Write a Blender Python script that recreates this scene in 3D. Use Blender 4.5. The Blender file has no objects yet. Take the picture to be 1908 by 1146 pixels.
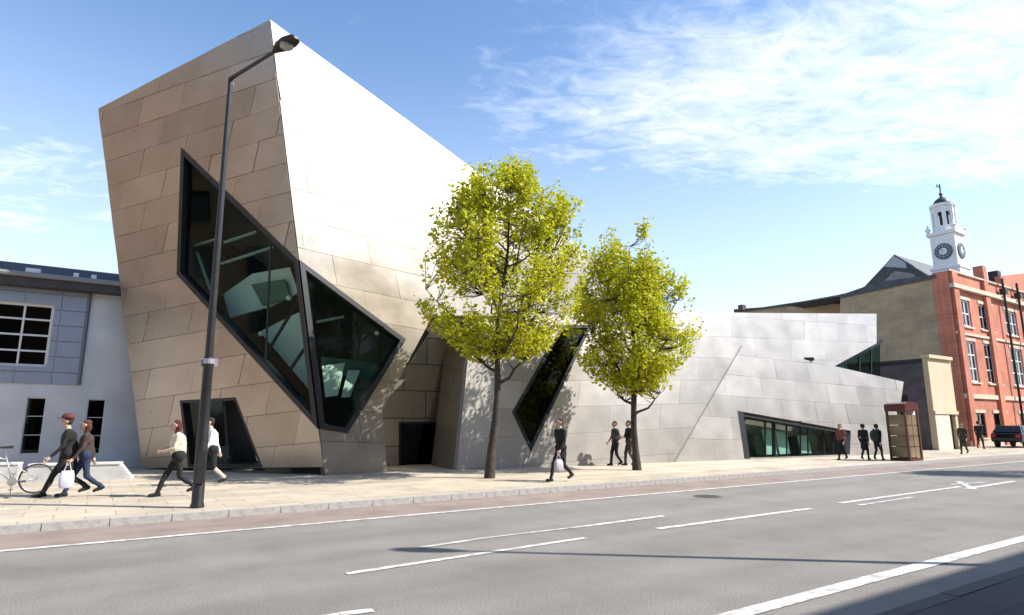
import bpy, bmesh, math, random
from mathutils import Vector, Matrix, geometry, noise
R = math.radians
random.seed(7)
scene = bpy.context.scene
COL = scene.collection
# ------------------------------------------------------------------ camera
PW, PH, FPX, HORIZ, CAMH = 1908.0, 1146.0, 1150.0, 788.0, 1.7
PITCH = math.atan((HORIZ - PH / 2) / FPX)
cd = bpy.data.cameras.new('camera'); cam = bpy.data.objects.new('camera', cd); COL.objects.link(cam)
cam.location = (0, 0, CAMH); cam.rotation_euler = (R(90) + PITCH, 0, 0)
cd.sensor_width = 36.0; cd.lens = FPX / PW * 36.0; cd.clip_start = 0.1; cd.clip_end = 5000
scene.camera = cam
# ------------------------------------------------------------------ sky and sun
SUN_EL = R(43.0)
SUN_AZ = math.atan2(-0.13, 0.9915)             # measured from +X, from the lamp post's shadow
SUN_DIR = Vector((math.cos(SUN_AZ) * math.cos(SUN_EL), math.sin(SUN_AZ) * math.cos(SUN_EL), math.sin(SUN_EL)))
world = bpy.data.worlds.new('World'); scene.world = world; world.use_nodes = True
wt = world.node_tree; wn = wt.nodes; wl = wt.links; wn.clear()
def wnode(t, **kw):
    n = wn.new(t)
    for k, v in kw.items(): setattr(n, k, v)
    return n
sky = wnode('ShaderNodeTexSky', sky_type='NISHITA', sun_disc=False)
sky.sun_elevation = SUN_EL; sky.sun_rotation = R(90) - SUN_AZ
sky.air_density = 1.0; sky.dust_density = 0.4; sky.ozone_density = 1.6
hsv = wnode('ShaderNodeHueSaturation'); hsv.inputs['Saturation'].default_value = 1.1
wl.new(sky.outputs[0], hsv.inputs['Color'])
tc = wnode('ShaderNodeTexCoord'); sep = wnode('ShaderNodeSeparateXYZ'); wl.new(tc.outputs['Generated'], sep.inputs[0])
def wmath(op, a, b=None, c=None, clamp=False):
    n = wnode('ShaderNodeMath', operation=op, use_clamp=clamp)
    for i, v in enumerate((a, b, c)):
        if v is None: continue
        if isinstance(v, (int, float)): n.inputs[i].default_value = v
        else: wl.new(v, n.inputs[i])
    return n.outputs[0]
# clouds on a flat layer overhead: coordinates are direction / height
zz = wmath('MAXIMUM', wmath('ADD', sep.outputs[2], 0.06), 0.02)
cx = wmath('DIVIDE', sep.outputs[0], zz); cy = wmath('DIVIDE', sep.outputs[1], zz)
comb = wnode('ShaderNodeCombineXYZ'); wl.new(cx, comb.inputs[0]); wl.new(cy, comb.inputs[1])
def wnoise(scale, loc, rot, sc, detail=6, rough=0.6, dist=0.0):
    m = wnode('ShaderNodeMapping'); wl.new(comb.outputs[0], m.inputs[0])
    m.inputs['Location'].default_value = loc; m.inputs['Rotation'].default_value = (0, 0, rot); m.inputs['Scale'].default_value = sc
    n = wnode('ShaderNodeTexNoise'); wl.new(m.outputs[0], n.inputs['Vector'])
    n.inputs['Scale'].default_value = scale; n.inputs['Detail'].default_value = detail
    n.inputs['Roughness'].default_value = rough; n.inputs['Distortion'].default_value = dist
    return n.outputs[0]
def wrange(v, a, b, c, d):
    n = wnode('ShaderNodeMapRange', interpolation_type='SMOOTHSTEP'); wl.new(v, n.inputs[0])
    for i, q in enumerate((a, b, c, d)): n.inputs[1 + i].default_value = q
    return n.outputs[0]
big = wnoise(0.55, (3.1, 1.7, 0), R(20), (1.0, 1.0, 1), 3, 0.5, 0.3)
fine = wnoise(2.4, (0.4, 5.2, 0), R(-30), (0.9, 1.35, 1), 9, 0.66, 0.4)
ripple = wnoise(9.0, (1.4, 2.2, 0), R(-30), (0.9, 1.5, 1), 5, 0.65, 0.9)
# the cloud bank that drifts over the right of the street
bx = wmath('DIVIDE', wmath('SUBTRACT', cx, 1.15), 1.2); by = wmath('DIVIDE', wmath('SUBTRACT', cy, 1.65), 0.62)
bank = wmath('ADD', wmath('MULTIPLY', bx, bx), wmath('MULTIPLY', by, by))
bankm = wrange(bank, 0.0, 1.6, 0.34, 0.0)
# a thinner drift over the low building to the left
lx_ = wmath('DIVIDE', wmath('ADD', cx, 1.75), 0.75); ly_ = wmath('DIVIDE', wmath('SUBTRACT', cy, 2.2), 0.8)
bankl = wrange(wmath('ADD', wmath('MULTIPLY', lx_, lx_), wmath('MULTIPLY', ly_, ly_)), 0.0, 1.6, 0.26, 0.0)
bankm = wmath('MAXIMUM', bankm, bankl)
dens = wmath('ADD', wmath('ADD', wmath('MULTIPLY', big, 0.25), wmath('MULTIPLY', fine, 0.62)), wmath('ADD', bankm, wmath('MULTIPLY', ripple, 0.42)))
cover = wrange(dens, 0.66, 1.22, 0.0, 0.92)
low = wrange(sep.outputs[2], 0.0, 0.60, 0.50, 0.0)      # thin milky air low down
cover2 = wmath('MAXIMUM', cover, low)
mixc = wnode('ShaderNodeMixRGB'); wl.new(cover2, mixc.inputs[0]); wl.new(hsv.outputs[0], mixc.inputs[1])
mixc.inputs[2].default_value = (5.0, 5.2, 5.45, 1)
bg = wnode('ShaderNodeBackground'); bg.inputs[1].default_value = 0.14; wl.new(mixc.outputs[0], bg.inputs[0])
wo = wnode('ShaderNodeOutputWorld'); wl.new(bg.outputs[0], wo.inputs[0])
sd = bpy.data.lights.new('sun', 'SUN'); so = bpy.data.objects.new('sun', sd); COL.objects.link(so)
sd.energy = 4.4; sd.angle = R(0.5); sd.color = (1.0, 0.955, 0.89)
so.rotation_euler = SUN_DIR.to_track_quat('Z', 'Y').to_euler(); so.location = (20, -10, 30)
scene.view_settings.view_transform = 'Standard'; scene.view_settings.look = 'None'
scene.view_settings.exposure = 0.9; scene.view_settings.gamma = 1.0; scene.view_settings.use_curve_mapping = False
scene.render.resolution_x = 1024; scene.render.resolution_y = 615
# ------------------------------------------------------------------ pixel -> place
_c, _s = math.cos(PITCH), math.sin(PITCH)
CAM = Vector((0, 0, CAMH))
def ray(x, y):
    u = x - PW / 2; v = -(y - PH / 2)
    return Vector((u, FPX * _c - v * _s, FPX * _s + v * _c))
PAVE_Z = 0.12
def ground(x, y, z=PAVE_Z):
    d = ray(x, y); return CAM + d * ((z - CAMH) / d.z)
def at_depth(x, y, Y):
    d = ray(x, y); return CAM + d * (Y / d.y)
def proj(p):
    r = Vector(p) - CAM; f = r.y * _c + r.z * _s; u = -r.y * _s + r.z * _c
    return (round(PW / 2 + r.x / f * FPX), round(PH / 2 - u / f * FPX))
TH = R(33.5)
S = Vector((math.cos(TH), math.sin(TH), 0)); N = Vector((-math.sin(TH), math.cos(TH), 0)); UP = Vector((0, 0, 1))
def st(s, p, z=0.0): return S * s + N * p + UP * z
class Plane:
    """wall plane: origin o, u along it, v up it, n out of it (towards the street)"""
    def __init__(self, o, u, v):
        self.o = Vector(o); self.u = Vector(u).normalized(); v = Vector(v)
        self.v = (v - self.u * v.dot(self.u)).normalized(); self.n = self.u.cross(self.v).normalized()
        if self.n.dot(CAM - self.o) < 0: self.n = -self.n
    def px(self, x, y):
        d = ray(x, y); t = (self.o - CAM).dot(self.n) / d.dot(self.n); return self.uv(CAM + d * t)
    def uv(self, p): q = Vector(p) - self.o; return Vector((q.dot(self.u), q.dot(self.v)))
    def pt(self, a, off=0.0): return self.o + self.u * a[0] + self.v * a[1] + self.n * off
    def at(self, x, y, off=0.0): return self.pt(self.px(x, y), off)
# ------------------------------------------------------------------ materials
MATS = {}
def mat(name, col=(0.5, 0.5, 0.5), rough=0.7, metal=0.0, var=0.0, scale=3.0, bump=0.0, bscale=40.0, detail=6, col2=None, spec=None):
    if name in MATS: return MATS[name]
    m = bpy.data.materials.new(name); m.use_nodes = True; MATS[name] = m
    nt = m.node_tree; b = nt.nodes['Principled BSDF']
    b.inputs['Base Color'].default_value = (*col, 1); b.inputs['Roughness'].default_value = rough; b.inputs['Metallic'].default_value = metal
    if spec is not None: b.inputs['Specular IOR Level'].default_value = spec
    if var or bump or col2:
        g = nt.nodes.new('ShaderNodeTexCoord')
    if var or col2:
        n = nt.nodes.new('ShaderNodeTexNoise'); n.inputs['Scale'].default_value = scale; n.inputs['Detail'].default_value = detail
        nt.links.new(g.outputs['Object'], n.inputs['Vector'])
        r = nt.nodes.new('ShaderNodeValToRGB'); nt.links.new(n.outputs[0], r.inputs[0])
        c2 = col2 or tuple(c * (1 + var) for c in col); c1 = tuple(c * (1 - var) for c in col) if not col2 else col
        r.color_ramp.elements[0].position = 0.32; r.color_ramp.elements[1].position = 0.68
        r.color_ramp.elements[0].color = (*c1, 1); r.color_ramp.elements[1].color = (*c2, 1)
        nt.links.new(r.outputs[0], b.inputs['Base Color'])
    if bump:
        n2 = nt.nodes.new('ShaderNodeTexNoise'); n2.inputs['Scale'].default_value = bscale; n2.inputs['Detail'].default_value = 4
        nt.links.new(g.outputs['Object'], n2.inputs['Vector'])
        bp = nt.nodes.new('ShaderNodeBump'); bp.inputs['Strength'].default_value = bump; bp.inputs['Distance'].default_value = 0.02
        nt.links.new(n2.outputs[0], bp.inputs['Height']); nt.links.new(bp.outputs[0], b.inputs['Normal'])
    return m
def glass(name, tint=(0.35, 0.45, 0.42), ior=1.5, rough=0.02, gcol=(0.9, 0.95, 0.95)):
    if name in MATS: return MATS[name]
    m = bpy.data.materials.new(name); m.use_nodes = True; MATS[name] = m
    nt = m.node_tree; nt.nodes.clear()
    t = nt.nodes.new('ShaderNodeBsdfTransparent'); t.inputs[0].default_value = (*tint, 1)
    g = nt.nodes.new('ShaderNodeBsdfGlossy'); g.inputs[0].default_value = (*gcol, 1); g.inputs['Roughness'].default_value = rough
    lw = nt.nodes.new('ShaderNodeLayerWeight'); lw.inputs[0].default_value = 0.5
    pw_ = nt.nodes.new('ShaderNodeMath'); pw_.operation = 'POWER'; pw_.inputs[1].default_value = 4.0; nt.links.new(lw.outputs['Facing'], pw_.inputs[0])
    f = nt.nodes.new('ShaderNodeMath'); f.operation = 'MULTIPLY_ADD'; f.inputs[1].default_value = 0.8; f.inputs[2].default_value = ((ior - 1) / (ior + 1)) ** 2; nt.links.new(pw_.outputs[0], f.inputs[0])
    x = nt.nodes.new('ShaderNodeMixShader'); o = nt.nodes.new('ShaderNodeOutputMaterial')
    nt.links.new(f.outputs[0], x.inputs[0]); nt.links.new(t.outputs[0], x.inputs[1]); nt.links.new(g.outputs[0], x.inputs[2]); nt.links.new(x.outputs[0], o.inputs[0])
    return m
# ------------------------------------------------------------------ mesh building
OFF = {}
def tag(o, label=None, cat=None, group=None, kind=None):
    if label: o['label'] = label
    if cat: o['category'] = cat
    if group: o['group'] = group
    if kind: o['kind'] = kind
    return o
def thing(name, loc, label, cat, group=None):
    o = bpy.data.objects.new(name, None); COL.objects.link(o); o.location = loc; o.empty_display_size = 0.2
    OFF[o] = Vector(loc)
    return tag(o, label, cat, group)
class MB:
    def __init__(self): self.v = []; self.f = []; self.mi = []; self.m = 0
    def add(self, pts, faces):
        b = len(self.v); self.v += [Vector(p) for p in pts]
        for q in faces: self.f.append([b + i for i in q]); self.mi.append(self.m)
        return self
    def quad(self, *p): return self.add(p, [list(range(len(p)))])
    def hexa(self, a, b):      # two corresponding rings joined
        n = len(a); fs = [list(range(n))[::-1], list(range(n, 2 * n))]
        for i in range(n): j = (i + 1) % n; fs.append([i, j, n + j, n + i])
        return self.add(list(a) + list(b), fs)
    def box(self, c, dx, dy, dz, ax=(1, 0, 0), ay=(0, 1, 0), az=(0, 0, 1)):   # centre, full sizes
        c = Vector(c); ax = Vector(ax) * dx / 2; ay = Vector(ay) * dy / 2; az = Vector(az) * dz / 2
        a = [c - ax - ay - az, c + ax - ay - az, c + ax + ay - az, c - ax + ay - az]
        return self.hexa(a, [p + 2 * az for p in a])
    def bar(self, a, b, w, h, up=UP):      # rectangular bar from a to b
        a, b = Vector(a), Vector(b); d = (b - a).normalized(); x = d.cross(up)
        if x.length < 1e-4: x = d.cross(Vector((1, 0, 0)))
        x.normalize(); y = x.cross(d).normalized(); x *= w / 2; y *= h / 2
        r = [a - x - y, a + x - y, a + x + y, a - x + y]
        return self.hexa(r, [p + (b - a) for p in r])
    def prism(self, pl, poly, z0, z1): return self.hexa([pl.pt(p, z0) for p in poly], [pl.pt(p, z1) for p in poly])
    def tube(self, pts, rad, seg=10, cap=True):
        pts = [Vector(p) for p in pts]; n = len(pts)
        if not hasattr(rad, '__len__'): rad = [rad] * n
        rings = []; prev = None
        for i, p in enumerate(pts):
            d = (pts[min(i + 1, n - 1)] - pts[max(i - 1, 0)]).normalized()
            if prev is None: x = d.cross(UP if abs(d.z) < 0.9 else Vector((1, 0, 0))).normalized()
            else: x = (prev - d * prev.dot(d)).normalized()
            prev = x; y = d.cross(x)
            rings.append([p + (x * math.cos(2 * math.pi * k / seg) + y * math.sin(2 * math.pi * k / seg)) * rad[i] for k in range(seg)])
        b = len(self.v); vs = [q for r in rings for q in r]; fs = []
        for i in range(n - 1):
            for k in range(seg):
                k2 = (k + 1) % seg; fs.append([i * seg + k, i * seg + k2, (i + 1) * seg + k2, (i + 1) * seg + k])
        if cap: fs.append(list(range(seg))[::-1]); fs.append([(n - 1) * seg + k for k in range(seg)])
        return self.add(vs, fs)
    def lathe(self, c, prof, seg=16, rot=0.0, ax=(1, 0, 0), ay=(0, 1, 0), az=(0, 0, 1)):   # prof: (r, z)
        c = Vector(c); ax, ay, az = Vector(ax), Vector(ay), Vector(az)
        vs = []; fs = []; n = len(prof)
        for r, z in prof:
            for k in range(seg):
                a = rot + 2 * math.pi * k / seg; vs.append(c + (ax * math.cos(a) + ay * math.sin(a)) * max(r, 1e-4) + az * z)
        for i in range(n - 1):
            for k in range(seg):
                k2 = (k + 1) % seg; fs.append([i * seg + k, i * seg + k2, (i + 1) * seg + k2, (i + 1) * seg + k])
        fs.append(list(range(seg))[::-1]); fs.append([(n - 1) * seg + k for k in range(seg)])
        return self.add(vs, fs)
    def ball(self, c, rx, ry=None, rz=None, seg=12, rings=8):
        ry = ry or rx; rz = rz or rx; c = Vector(c)
        vs = [c + Vector((0, 0, -rz))]; fs = []
        for i in range(1, rings):
            t = math.pi * i / rings - math.pi / 2
            for k in range(seg):
                a = 2 * math.pi * k / seg; vs.append(c + Vector((rx * math.cos(t) * math.cos(a), ry * math.cos(t) * math.sin(a), rz * math.sin(t))))
        vs.append(c + Vector((0, 0, rz))); L = len(vs) - 1
        for k in range(seg):
            k2 = (k + 1) % seg; fs.append([0, 1 + k2, 1 + k]); fs.append([L, L - seg + k, L - seg + k2])
        for i in range(rings - 2):
            for k in range(seg):
                k2 = (k + 1) % seg; fs.append([1 + i * seg + k, 1 + i * seg + k2, 1 + (i + 1) * seg + k2, 1 + (i + 1) * seg + k])
        return self.add(vs, fs)
    def build(self, name, m, parent=None, smooth=False, origin=None, fix=True):
        off = OFF[parent] if parent is not None else Vector(origin or (0, 0, 0))
        me = bpy.data.meshes.new(name); me.from_pydata([tuple(p - off) for p in self.v], [], self.f)
        ms = m if isinstance(m, (list, tuple)) else [m]
        for q in ms: me.materials.append(q)
        if len(ms) > 1:
            for p, i in zip(me.polygons, self.mi): p.material_index = i
        if fix:
            bm = bmesh.new(); bm.from_mesh(me); bmesh.ops.recalc_face_normals(bm, faces=bm.faces); bm.to_mesh(me); bm.free()
        if smooth:
            for p in me.polygons: p.use_smooth = True
        me.update()
        o = bpy.data.objects.new(name, me); COL.objects.link(o); OFF[o] = off
        if parent is not None: o.parent = parent
        else: o.location = off
        return o
def smooth_angle(o, a=40):
    for p in o.data.polygons: p.use_smooth = True
    o.data.set_sharp_from_angle(angle=R(a))
    return o
# ------------------------------------------------------------------ 2D polygon tools
def clip_half(poly, p, d):            # keep the left of the directed line p + t d
    out = []; n = len(poly)
    for i in range(n):
        a, b = poly[i], poly[(i + 1) % n]
        sa = d.x * (a.y - p.y) - d.y * (a.x - p.x); sb = d.x * (b.y - p.y) - d.y * (b.x - p.x)
        if sa >= 0: out.append(a)
        if (sa > 0 and sb < 0) or (sa < 0 and sb > 0): out.append(a + (b - a) * (sa / (sa - sb)))
    return out
def area(poly): return 0.5 * sum(poly[i].x * poly[(i + 1) % len(poly)].y - poly[(i + 1) % len(poly)].x * poly[i].y for i in range(len(poly)))
def ccw(poly): return poly if area(poly) > 0 else poly[::-1]
def clip_convex(poly, conv):
    for i in range(len(conv)):
        poly = clip_half(poly, conv[i], conv[(i + 1) % len(conv)] - conv[i])
        if len(poly) < 3: return []
    return poly
def tris(outer, holes=()):
    loops = [[Vector((p.x, p.y, 0)) for p in l] for l in [outer, *holes]]
    flat = [p for l in loops for p in l]
    out = []
    for t in geometry.tessellate_polygon(loops):
        tri = [Vector((flat[i].x, flat[i].y)) for i in t]
        if abs(area(tri)) > 1e-6: out.append(ccw(tri))
    return out
def touch(A, B):
    def near(p, poly):
        for i in range(len(poly)):
            a, b = poly[i], poly[(i + 1) % len(poly)]; d = b - a; u_ = max(0, min(1, (p - a).dot(d) / max(d.length_squared, 1e-12)))
            if (p - a - d * u_).length < 2e-3: return True
        return False
    return sum(near(p, B) for p in A) + sum(near(p, A) for p in B) >= 2
def panels(pl, outer, holes, m, parent, w=2.0, h=1.0, ang=0.0, shear=0.0, gap=0.02, thick=0.04, z0=0.0, tilt=0.004, seed=1, stagger=0.5, name='panel', minarea=0.02):
    """clad a wall polygon (plane coordinates) with separate sheet panels, joints open between them"""
    rnd = random.Random(seed); T = tris(outer, holes)
    ca, sa = math.cos(ang), math.sin(ang); ex = Vector((ca, sa)); ey = Vector((-sa, ca))
    As = [p.dot(ex) for p in outer]; Bs = [p.dot(ey) for p in outer]
    j = math.floor(min(Bs) / h)
    while j * h < max(Bs):
        i = math.floor((min(As) - abs(shear) * h) / w) - 2
        while i * w < max(As) + w + abs(shear) * h:
            sh = stagger * w * (j % 2)
            x0 = i * w + sh + gap / 2; x1 = x0 + w - gap; y0 = j * h + gap / 2; y1 = y0 + h - gap; k = shear * (y1 - y0)
            cell = [ex * x + ey * y for x, y in ((x0, y0), (x1, y0), (x1 + k, y1), (x0 + k, y1))]
            mb = MB(); cc = (cell[0] + cell[2]) / 2
            tx, ty, tz = rnd.gauss(0, tilt), rnd.gauss(0, tilt), rnd.uniform(0, 0.006)
            pcs = [pc for pc in (clip_convex(cell, t) for t in T) if len(pc) >= 3 and area(pc) > 2e-4]
            while pcs:          # a cell cut through by an opening gives two panels
                grp = [pcs.pop()]; grew = True
                while grew:
                    grew = False
                    for pc in pcs:
                        if any(touch(pc, g_) for g_ in grp): grp.append(pc); pcs.remove(pc); grew = True; break
                if sum(area(g_) for g_ in grp) < minarea: continue
                mb = MB()
                for pc in grp:
                    top = [pl.pt(p, z0 + thick + tz + (p.x - cc.x) * tx + (p.y - cc.y) * ty) for p in pc]
                    mb.hexa([pl.pt(p, z0) for p in pc], top)
                mb.build(name, m, parent)
            i += 1
        j += 1
def sheet(pl, outer, holes, m, name, parent, z0=0.0, thick=0.25):
    """solid wall with openings: front, back and reveals"""
    mb = MB()
    for t in tris(outer, holes):
        mb.add([pl.pt(p, z0) for p in t], [[0, 1, 2]]); mb.add([pl.pt(p, z0 - thick) for p in t], [[2, 1, 0]])
    for loop in [outer, *holes]:
        for i in range(len(loop)):
            a, b = loop[i], loop[(i + 1) % len(loop)]
            mb.quad(pl.pt(a, z0), pl.pt(b, z0), pl.pt(b, z0 - thick), pl.pt(a, z0 - thick))
    return mb.build(name, m, parent)
def frame(pl, poly, m, name, parent, w=0.08, z0=-0.1, z1=0.02):
    """bars along the edges of a polygon, inside it"""
    poly = ccw(poly); mb = MB(); n = len(poly); inner = []
    for i in range(n):
        p0, p1, p2 = poly[i - 1], poly[i], poly[(i + 1) % n]
        d1 = (p1 - p0).normalized(); d2 = (p2 - p1).normalized(); n1 = Vector((-d1.y, d1.x)); n2 = Vector((-d2.y, d2.x))
        b = (n1 + n2).normalized(); inner.append(p1 + b * (w / max(0.3, b.dot(n1))))
    for i in range(n):
        j = (i + 1) % n; mb.prism(pl, [poly[i], poly[j], inner[j], inner[i]], z0, z1)
    return mb.build(name, m, parent)
def P2(pl, *pts): return [pl.px(*p) for p in pts]
# ================================================================== the setting
def street_mat(name, c1, c2, scale, speck=0.25, rough=0.85, patch=None, pscale=0.25, slab=None):
    m = bpy.data.materials.new(name); m.use_nodes = True; nt = m.node_tree; b = nt.nodes['Principled BSDF']
    b.inputs['Roughness'].default_value = rough
    L = nt.links.new; g = nt.nodes.new('ShaderNodeTexCoord')
    mp = nt.nodes.new('ShaderNodeMapping'); mp.inputs['Rotation'].default_value = (0, 0, -TH); L(g.outputs['Object'], mp.inputs[0])
    def nz(sc, det, stretch=None):
        n = nt.nodes.new('ShaderNodeTexNoise'); n.inputs['Scale'].default_value = sc; n.inputs['Detail'].default_value = det
        if stretch:
            k = nt.nodes.new('ShaderNodeMapping'); k.inputs['Scale'].default_value = stretch; L(mp.outputs[0], k.inputs[0]); L(k.outputs[0], n.inputs['Vector'])
        else: L(mp.outputs[0], n.inputs['Vector'])
        return n.outputs[0]
    def ramp(v, a, b_, ca, cb):
        r = nt.nodes.new('ShaderNodeValToRGB'); L(v, r.inputs[0]); e = r.color_ramp.elements
        e[0].position = a; e[1].position = b_; e[0].color = (*ca, 1); e[1].color = (*cb, 1); return r.outputs[0]
    def mix(f, a, b_, mode='MIX'):
        x = nt.nodes.new('ShaderNodeMixRGB'); x.blend_type = mode
        if isinstance(f, float): x.inputs[0].default_value = f
        else: L(f, x.inputs[0])
        L(a, x.inputs[1]); L(b_, x.inputs[2]); return x.outputs[0]
    base = ramp(nz(scale, 7), 0.3, 0.7, c1, c2)
    fine = ramp(nz(60.0, 4), 0.3, 0.72, (1 - speck,) * 3, (1 + speck,) * 3)
    col = mix(1.0, base, fine, 'MULTIPLY')
    wear = ramp(nz(pscale * 2.2, 5, (0.05, 1.6, 1)), 0.35, 0.65, (0.86, 0.86, 0.86), (1.09, 1.085, 1.07))       # tyre tracks and wear along the street
    col = mix(1.0, col, wear, 'MULTIPLY')
    stain = ramp(nz(1.6, 8), 0.30, 0.55, (0.90, 0.895, 0.89), (1.03, 1.03, 1.02))
    col = mix(1.0, col, stain, 'MULTIPLY')
    if slab:
        br = nt.nodes.new('ShaderNodeTexBrick'); L(mp.outputs[0], br.inputs['Vector']); br.inputs['Scale'].default_value = 1.0
        br.inputs['Brick Width'].default_value = slab[0]; br.inputs['Row Height'].default_value = slab[1]; br.inputs['Mortar Size'].default_value = 0.012
        br.inputs['Color1'].default_value = (1.06, 1.05, 1.03, 1); br.inputs['Color2'].default_value = (0.9, 0.9, 0.9, 1); br.inputs['Mortar'].default_value = (0.62, 0.6, 0.58, 1)
        col = mix(1.0, col, br.outputs[0], 'MULTIPLY')
    L(col, b.inputs['Base Color'])
    bp = nt.nodes.new('ShaderNodeBump'); bp.inputs['Strength'].default_value = 0.35; bp.inputs['Distance'].default_value = 0.01
    L(nz(90.0, 3), bp.inputs['Height']); L(bp.outputs[0], b.inputs['Normal'])
    MATS[name] = m; return m
def strip(name, s0, s1, p0, p1, z, m, kind='structure', thick=None, n=1):
    mb = MB(); a = [st(s0, p0, z), st(s1, p0, z), st(s1, p1, z), st(s0, p1, z)]
    if thick: mb.hexa([q - UP * thick for q in a], a)
    else: mb.quad(*a)
    o = mb.build(name, m); return tag(o, kind=kind)
asphalt = street_mat('asphalt', (0.186, 0.172, 0.154), (0.226, 0.209, 0.188), 0.6, 0.42)
bay_mat = street_mat('bay_asphalt', (0.215, 0.170, 0.145), (0.275, 0.222, 0.192), 0.8, 0.2)
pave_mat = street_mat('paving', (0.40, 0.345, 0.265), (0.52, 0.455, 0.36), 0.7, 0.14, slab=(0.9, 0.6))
npave_mat = street_mat('near_paving_shade', (0.055, 0.055, 0.057), (0.085, 0.085, 0.086), 0.7, 0.15, slab=(0.9, 0.6))  # paving colour darkened to deepen the terrace's shade on this side
earth = mat('earth', (0.16, 0.15, 0.13), 0.95, var=0.2, scale=0.05)
kerb_mat = mat('granite', (0.36, 0.34, 0.32), 0.75, var=0.18, scale=9, bump=0.2)
paint = mat('road_paint', (0.33, 0.315, 0.29), 0.65, scale=7, detail=10, col2=(0.76, 0.74, 0.70))
wornpaint = mat('worn_paint', (0.30, 0.29, 0.28), 0.7, scale=4, col2=(0.68, 0.67, 0.64))
KN, KF = 2.95, 12.72            # near and far kerb lines
mb = MB(); mb.quad((-1500, -1500, -0.03), (1500, -1500, -0.03), (1500, 1500, -0.03), (-1500, 1500, -0.03)); tag(mb.build('ground', earth), kind='structure')
strip('road', -90, 400, KN - 0.05, KF + 0.05, 0.0, asphalt)
strip('parking_bay', -90, 400, 11.16, KF + 0.02, 0.004, bay_mat)
strip('pavement', -90, 400, KF + 0.15, 70, PAVE_Z, pave_mat, thick=0.3)
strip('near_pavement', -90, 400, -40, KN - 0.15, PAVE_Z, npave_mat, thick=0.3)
def kerb_run(name, p0, p1, kerb_mat=kerb_mat):
    # granite kerb stones, each with its own joint, along the visible length
    stones = tag(bpy.data.objects.new(name, None), kind='structure'); COL.objects.link(stones); OFF[stones] = Vector((0, 0, 0))
    s = -30.0; L = 0.92
    ms = []
    me = None
    for i in range(110):
        mb = MB(); mb.hexa([st(0, p0, -0.1), st(L - 0.012, p0, -0.1), st(L - 0.012, p1, -0.1), st(0, p1, -0.1)],
                           [st(0, p0, PAVE_Z + 0.006), st(L - 0.012, p0, PAVE_Z + 0.006), st(L - 0.012, p1, PAVE_Z + 0.006), st(0, p1, PAVE_Z + 0.006)])
        if me is None: o = mb.build('kerb_stone', kerb_mat, stones); me = o.data
        else: o = bpy.data.objects.new('kerb_stone', me); COL.objects.link(o); o.parent = stones; OFF[o] = Vector((0, 0, 0))
        o.location = S * (s + i * L) + UP * random.uniform(-0.004, 0.003)
    mb = MB()
    for a, b in ((-90, s), (s + 110 * L, 400)):
        mb.hexa([st(a, p0, -0.1), st(b, p0, -0.1), st(b, p1, -0.1), st(a, p1, -0.1)], [st(a, p0, PAVE_Z + 0.004), st(b, p0, PAVE_Z + 0.004), st(b, p1, PAVE_Z + 0.004), st(a, p1, PAVE_Z + 0.004)])
    tag(mb.build('kerb_stone', kerb_mat, stones), kind='stuff')
kerb_run('kerb', KF, KF + 0.15)
kerb_run('near_kerb', KN - 0.15, KN, mat('granite_shade', (0.07, 0.07, 0.07), 0.8, var=0.2, scale=9))  # kerb granite with the shade put into its colour
def mark(a, b, w, m=paint, z=0.008, name='road_marking'):
    """painted line between two road points"""
    a, b = Vector(a), Vector(b); d = (b - a).normalized(); x = Vector((-d.y, d.x, 0)) * w / 2
    nseg = max(2, int((b - a).length / 0.6)); mb = MB(); pts = []
    for i in range(nseg + 1):
        q = a + (b - a) * (i / nseg); j1, j2 = random.uniform(-0.006, 0.006), random.uniform(-0.006, 0.006)
        pts.append((q - x * (1 + j1 * 8) + UP * z, q + x * (1 + j2 * 8) + UP * z))
    for i in range(nseg): mb.quad(pts[i][0], pts[i + 1][0], pts[i + 1][1], pts[i][1])
    return tag(mb.build(name, m), kind='structure')
def gm(x, y): return ground(x, y, 0.0)
mark(st(-60, 11.1), st(200, 11.1), 0.13)                    # line of the parking bay
mark(st(-60, 3.86), st(200, 3.86), 0.19)                    # near edge line
mark(gm(645, 1070), gm(1090, 1003), 0.11)
mark(gm(783, 1021), gm(905, 1003), 0.10, wornpaint)
mark(gm(905, 1003), gm(1090, 981), 0.07, wornpaint)
mark(gm(1090, 981), gm(1236, 962), 0.13)
mark(gm(1225, 986), gm(1510, 948), 0.14)
mark(gm(1565, 938), gm(1790, 907), 0.14)
mark(gm(1600, 942), gm(1700, 927), 0.10, wornpaint)
mark(gm(1785, 897), gm(1815, 912), 0.16); mark(gm(1800, 911), gm(1890, 897), 0.16); mark(gm(1770, 903), gm(1835, 899), 0.14, wornpaint)
mark(gm(632, 1146), gm(695, 1138), 0.12); mark(gm(560, 1158), gm(634, 1146.5), 0.12)
# manhole covers and a tarmac patch
iron = mat('cast_iron', (0.11, 0.105, 0.10), 0.7, 0.2, var=0.25, scale=12)
def manhole(px, py, r, lab):
    c = gm(px, py); t = thing('manhole_cover', c, lab, 'manhole cover', 'covers set in the road')
    MB().lathe(c + UP * 0.002, [(r, 0), (r, 0.006), (r * 0.88, 0.006)], 28).build('rim', iron, t)
    m2 = MB()
    for i in range(-3, 4):
        w = math.sqrt(max(0, (r * 0.82) ** 2 - (i * r * 0.24) ** 2)); m2.box(c + Vector((0, i * r * 0.24, 0.009)), 2 * w, r * 0.12, 0.006)
    m2.build('cover_rib', iron, t)
manhole(1318, 925, 0.33, 'round iron manhole cover in the traffic lane before the grey sloping wall')
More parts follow.
